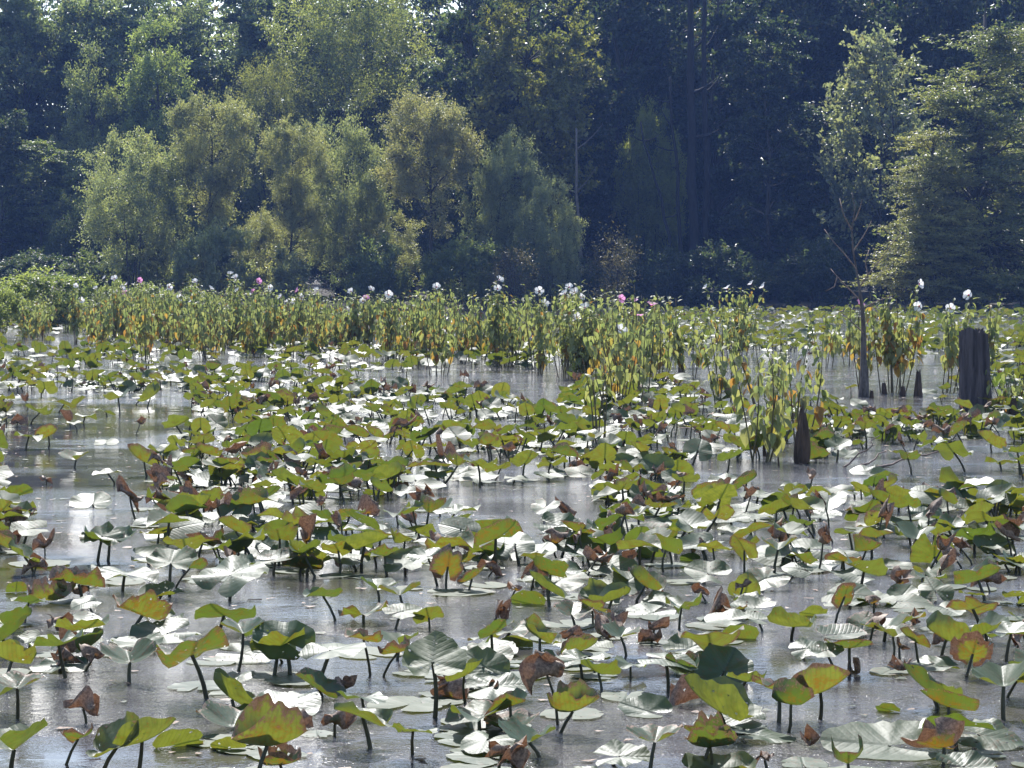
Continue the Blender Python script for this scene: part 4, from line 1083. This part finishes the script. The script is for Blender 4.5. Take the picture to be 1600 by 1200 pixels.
# ------------------------------------------------------------------ post, stumps, snag, sticks
def furrowed(p0, h, r0, r1, seed, sides=44, rows=16, depth=.16, jag=.06, lean=(0, 0), taper=None):
    g = np.random.default_rng(seed)
    a = np.linspace(0, 2 * np.pi, sides, endpoint=False)
    fur = sum(g.uniform(.2, 1) * np.sin(a * k + g.uniform(0, 6.3)) for k in (3, 5, 7, 11, 14))
    fur = fur / np.abs(fur).max()
    crack = np.zeros(sides); crack[g.choice(sides, 7, replace=False)] = 1
    top = h + jag * (np.sin(a * 2 + g.uniform(0, 6)) + .6 * g.normal(0, 1, sides))
    V = []
    for i in range(rows):
        t = i / (rows - 1)
        rr = (r0 + (r1 - r0) * t if taper is None else np.interp(t, *taper)) * (1 + depth * .6 * fur + g.normal(0, .018, sides) - depth * crack * (1 + .3 * math.sin(9 * t)))
        z = -.3 + (top + .3) * t
        V.append(np.stack([rr * np.cos(a) + lean[0] * t, rr * .9 * np.sin(a) + lean[1] * t, z], -1))
    inner = V[-1] * [.55, .55, 1] + [lean[0] * .45, lean[1] * .45, 0]; inner[:, 2] -= .05 + g.uniform(0, .05, sides)
    V.append(inner)
    v = np.vstack(V + [[[lean[0], lean[1], h - .10]]])
    n = rows + 1
    i = np.arange(n - 1)[:, None] * sides; j = np.arange(sides)[None]; j2 = (j + 1) % sides
    f = np.stack([i + j, i + j2, i + sides + j2, i + sides + j], -1).reshape(-1, 4)
    k = np.arange(sides)
    return v, [f, np.stack([(n - 1) * sides + k, (n - 1) * sides + (k + 1) % sides, np.full(sides, n * sides)], -1)]

f0 = ground(1526, 643)
b = MB(); b.add(*furrowed(f0, 0.99, .208, .172, 4, sides=64, rows=22, depth=.15, jag=.035, lean=(-.05, 0)))
o = b.build('wooden_post', M_POST, smooth=False); o.location = tuple(f0)
tag(o, 'thick weathered dark grey wooden post with deep vertical cracks standing in the water', 'post')
f0 = ground(1252, 724)
b = MB(); b.add(*furrowed(f0, .44, .06, .045, 9, sides=30, rows=14, depth=.38, jag=.07, lean=(.01, 0), taper=([0, .35, .55, .8, 1], [.050, .045, .072, .062, .022])))
o = b.build('broken_stump', M_ROT, smooth=False); o.location = tuple(f0); tag(o, 'broken rotten dark stump standing in the water among lily leaves', 'stump')
def stub(px, py, h, r, seed, label):
    f0 = ground(px, py)
    b = MB(); b.add(*furrowed(f0, h, r, r * .3, seed, sides=16, rows=8, depth=.3, jag=h * .08, lean=(random.uniform(-.04, .04), 0)))
    o = b.build('tree_stub', M_ROT, smooth=False); o.location = tuple(f0); tag(o, label, 'stump')
stub(1220, 728, .075, .02, 3, 'tiny dark wooden spike poking out of the water left of the broken stump')
stub(1434, 620, .36, .10, 5, 'pointed rotten stub at the right foot of the brown-stemmed mallow clump')
stub(1198, 712, .16, .035, 7, 'short dark stub just left of the broken stump, by the rusty mallow stems')
stub(1062, 582, .30, .045, 8, 'dark stub under the mallow clump at the right end of the band')
stub(1014, 585, .26, .03, 10, 'thin dark stub beneath the leafy mallow clump')
stub(1384, 616, .16, .09, 11, 'low dark woody base under the brown-stemmed mallow clump')
stub(1408, 618, .12, .12, 12, 'broad low rotten root lump between the woody base and the pointed stub')
stub(1362, 622, .10, .07, 13, 'small root lump beside the foot of the bare snag')
stub(1580, 650, .20, .12, 14, 'dark woody base of the low brown mallow at the right edge')
# bare snag: a dead sapling with many forking twigs
f0 = ground(1350, 620)
root = empty('dead_sapling', f0); tag(root, 'bare dead sapling with dark swollen foot and forking pale twigs, left of weathered post', 'dead tree')
def Pp(px, py): return at(px, py, f0[1] + random.uniform(-.12, .12)) - f0
tp = [(1350, 628), (1350, 600), (1349, 560), (1349, 510), (1347, 478), (1343, 452), (1338, 420), (1333, 390), (1331, 360), (1336, 325), (1331, 300)]
P = np.array([Pp(*q) for q in tp])
b = MB(); b.add(*tube(P, np.array([.09, .062, .045, .034, .026, .019, .015, .012, .010, .008, .005]), 9, lump=.12, seed=2)); b.build('trunk', M_SNAG, root)
for br in [[(1345, 470), (1325, 450), (1308, 432), (1298, 420)], [(1342, 450), (1356, 430), (1372, 410), (1390, 385), (1410, 362)], [(1338, 420), (1318, 395), (1300, 375), (1288, 358)], [(1334, 392), (1350, 368), (1362, 345)], [(1348, 482), (1372, 470), (1396, 462)], [(1331, 360), (1318, 335), (1312, 310)],
           [(1349, 520), (1328, 500), (1312, 486)], [(1356, 430), (1352, 408), (1358, 390)], [(1308, 432), (1304, 448), (1290, 455)], [(1336, 345), (1344, 325), (1347, 312)]]:
    Q = np.array([Pp(*q) for q in br])
    b = MB(); b.add(*tube(Q, np.linspace(.011, .004, len(Q)), 5)); b.build('twig', M_DEAD, root)
def stick(p0, p1, r, label, kink=.03):
    a, c = ground(*p0[:2]), ground(*p1[:2])
    if len(p0) > 2: a = at(p0[0], p0[1], p0[2])
    if len(p1) > 2: c = at(p1[0], p1[1], p1[2])
    g = np.random.default_rng(int(p0[0]))
    P = curve_pts(a, c, 8); P[1:-1] += g.normal(0, kink, (6, 3)) * [1, 1, .5]
    b = MB(); b.add(*tube(P - a, np.linspace(r, r * .4, 8), 6, lump=.15)); o = b.build('fallen_branch', M_DEAD); o.location = tuple(a); tag(o, label, 'branch')
Yb = ground(1364, 731)[1]
stick((1364, 731), (1480, 703, Yb + .4), .012, 'pale stick slanting up right out of the water under the lily leaves at right')
stick((1318, 730), (1375, 680, Yb + .2), .010, 'pale stick leaning steeply right, left of the two at right', .02)
stick((1343, 733), (1385, 705, Yb + .3), .010, 'short pale stick between two longer slanting sticks', .02)
stick((1180, 690, ground(1180, 705)[1]), (1060, 668, ground(1060, 690)[1] + .5), .009, 'thin dead stem lying across lily leaves left of the rusty mallow')

# ------------------------------------------------------------------ haze: one closed box of pale air round camera and scene
m, nt, out = new_mat('haze_air')
pv = nt.nodes.new('ShaderNodeVolumePrincipled')
pv.inputs['Color'].default_value = (0.24, 0.42, 1.0, 1)
pv.inputs['Density'].default_value = 0.00029
pv.inputs['Anisotropy'].default_value = 0.25
nt.links.new(pv.outputs[0], out.inputs['Volume'])
b = MB()
x0, x1, y0, y1, z0, z1 = -1000, 1000, -80, 1400, -2.2, 44
v = np.array([[x, y, z] for z in (z0, z1) for y in (y0, y1) for x in (x0, x1)], float)
b.add(v, np.array([[0, 2, 3, 1], [4, 5, 7, 6], [0, 1, 5, 4], [2, 6, 7, 3], [0, 4, 6, 2], [1, 3, 7, 5]]))
hz = tag(b.build('haze', m, smooth=False), kind='stuff')
print('leaves', len(LEAVES), c1, c2, c3, c4, c5, c6, 'tris', sum(len(o.data.loop_triangles) if False else sum(max(0, p - 2) for p in []) for o in []))

for o in COL.objects:
    if 'label' in o and not 4 <= len(o['label'].replace('-', ' - ').split()) - o['label'].count('-') * 2 <= 16: print('LONG', o['label'])
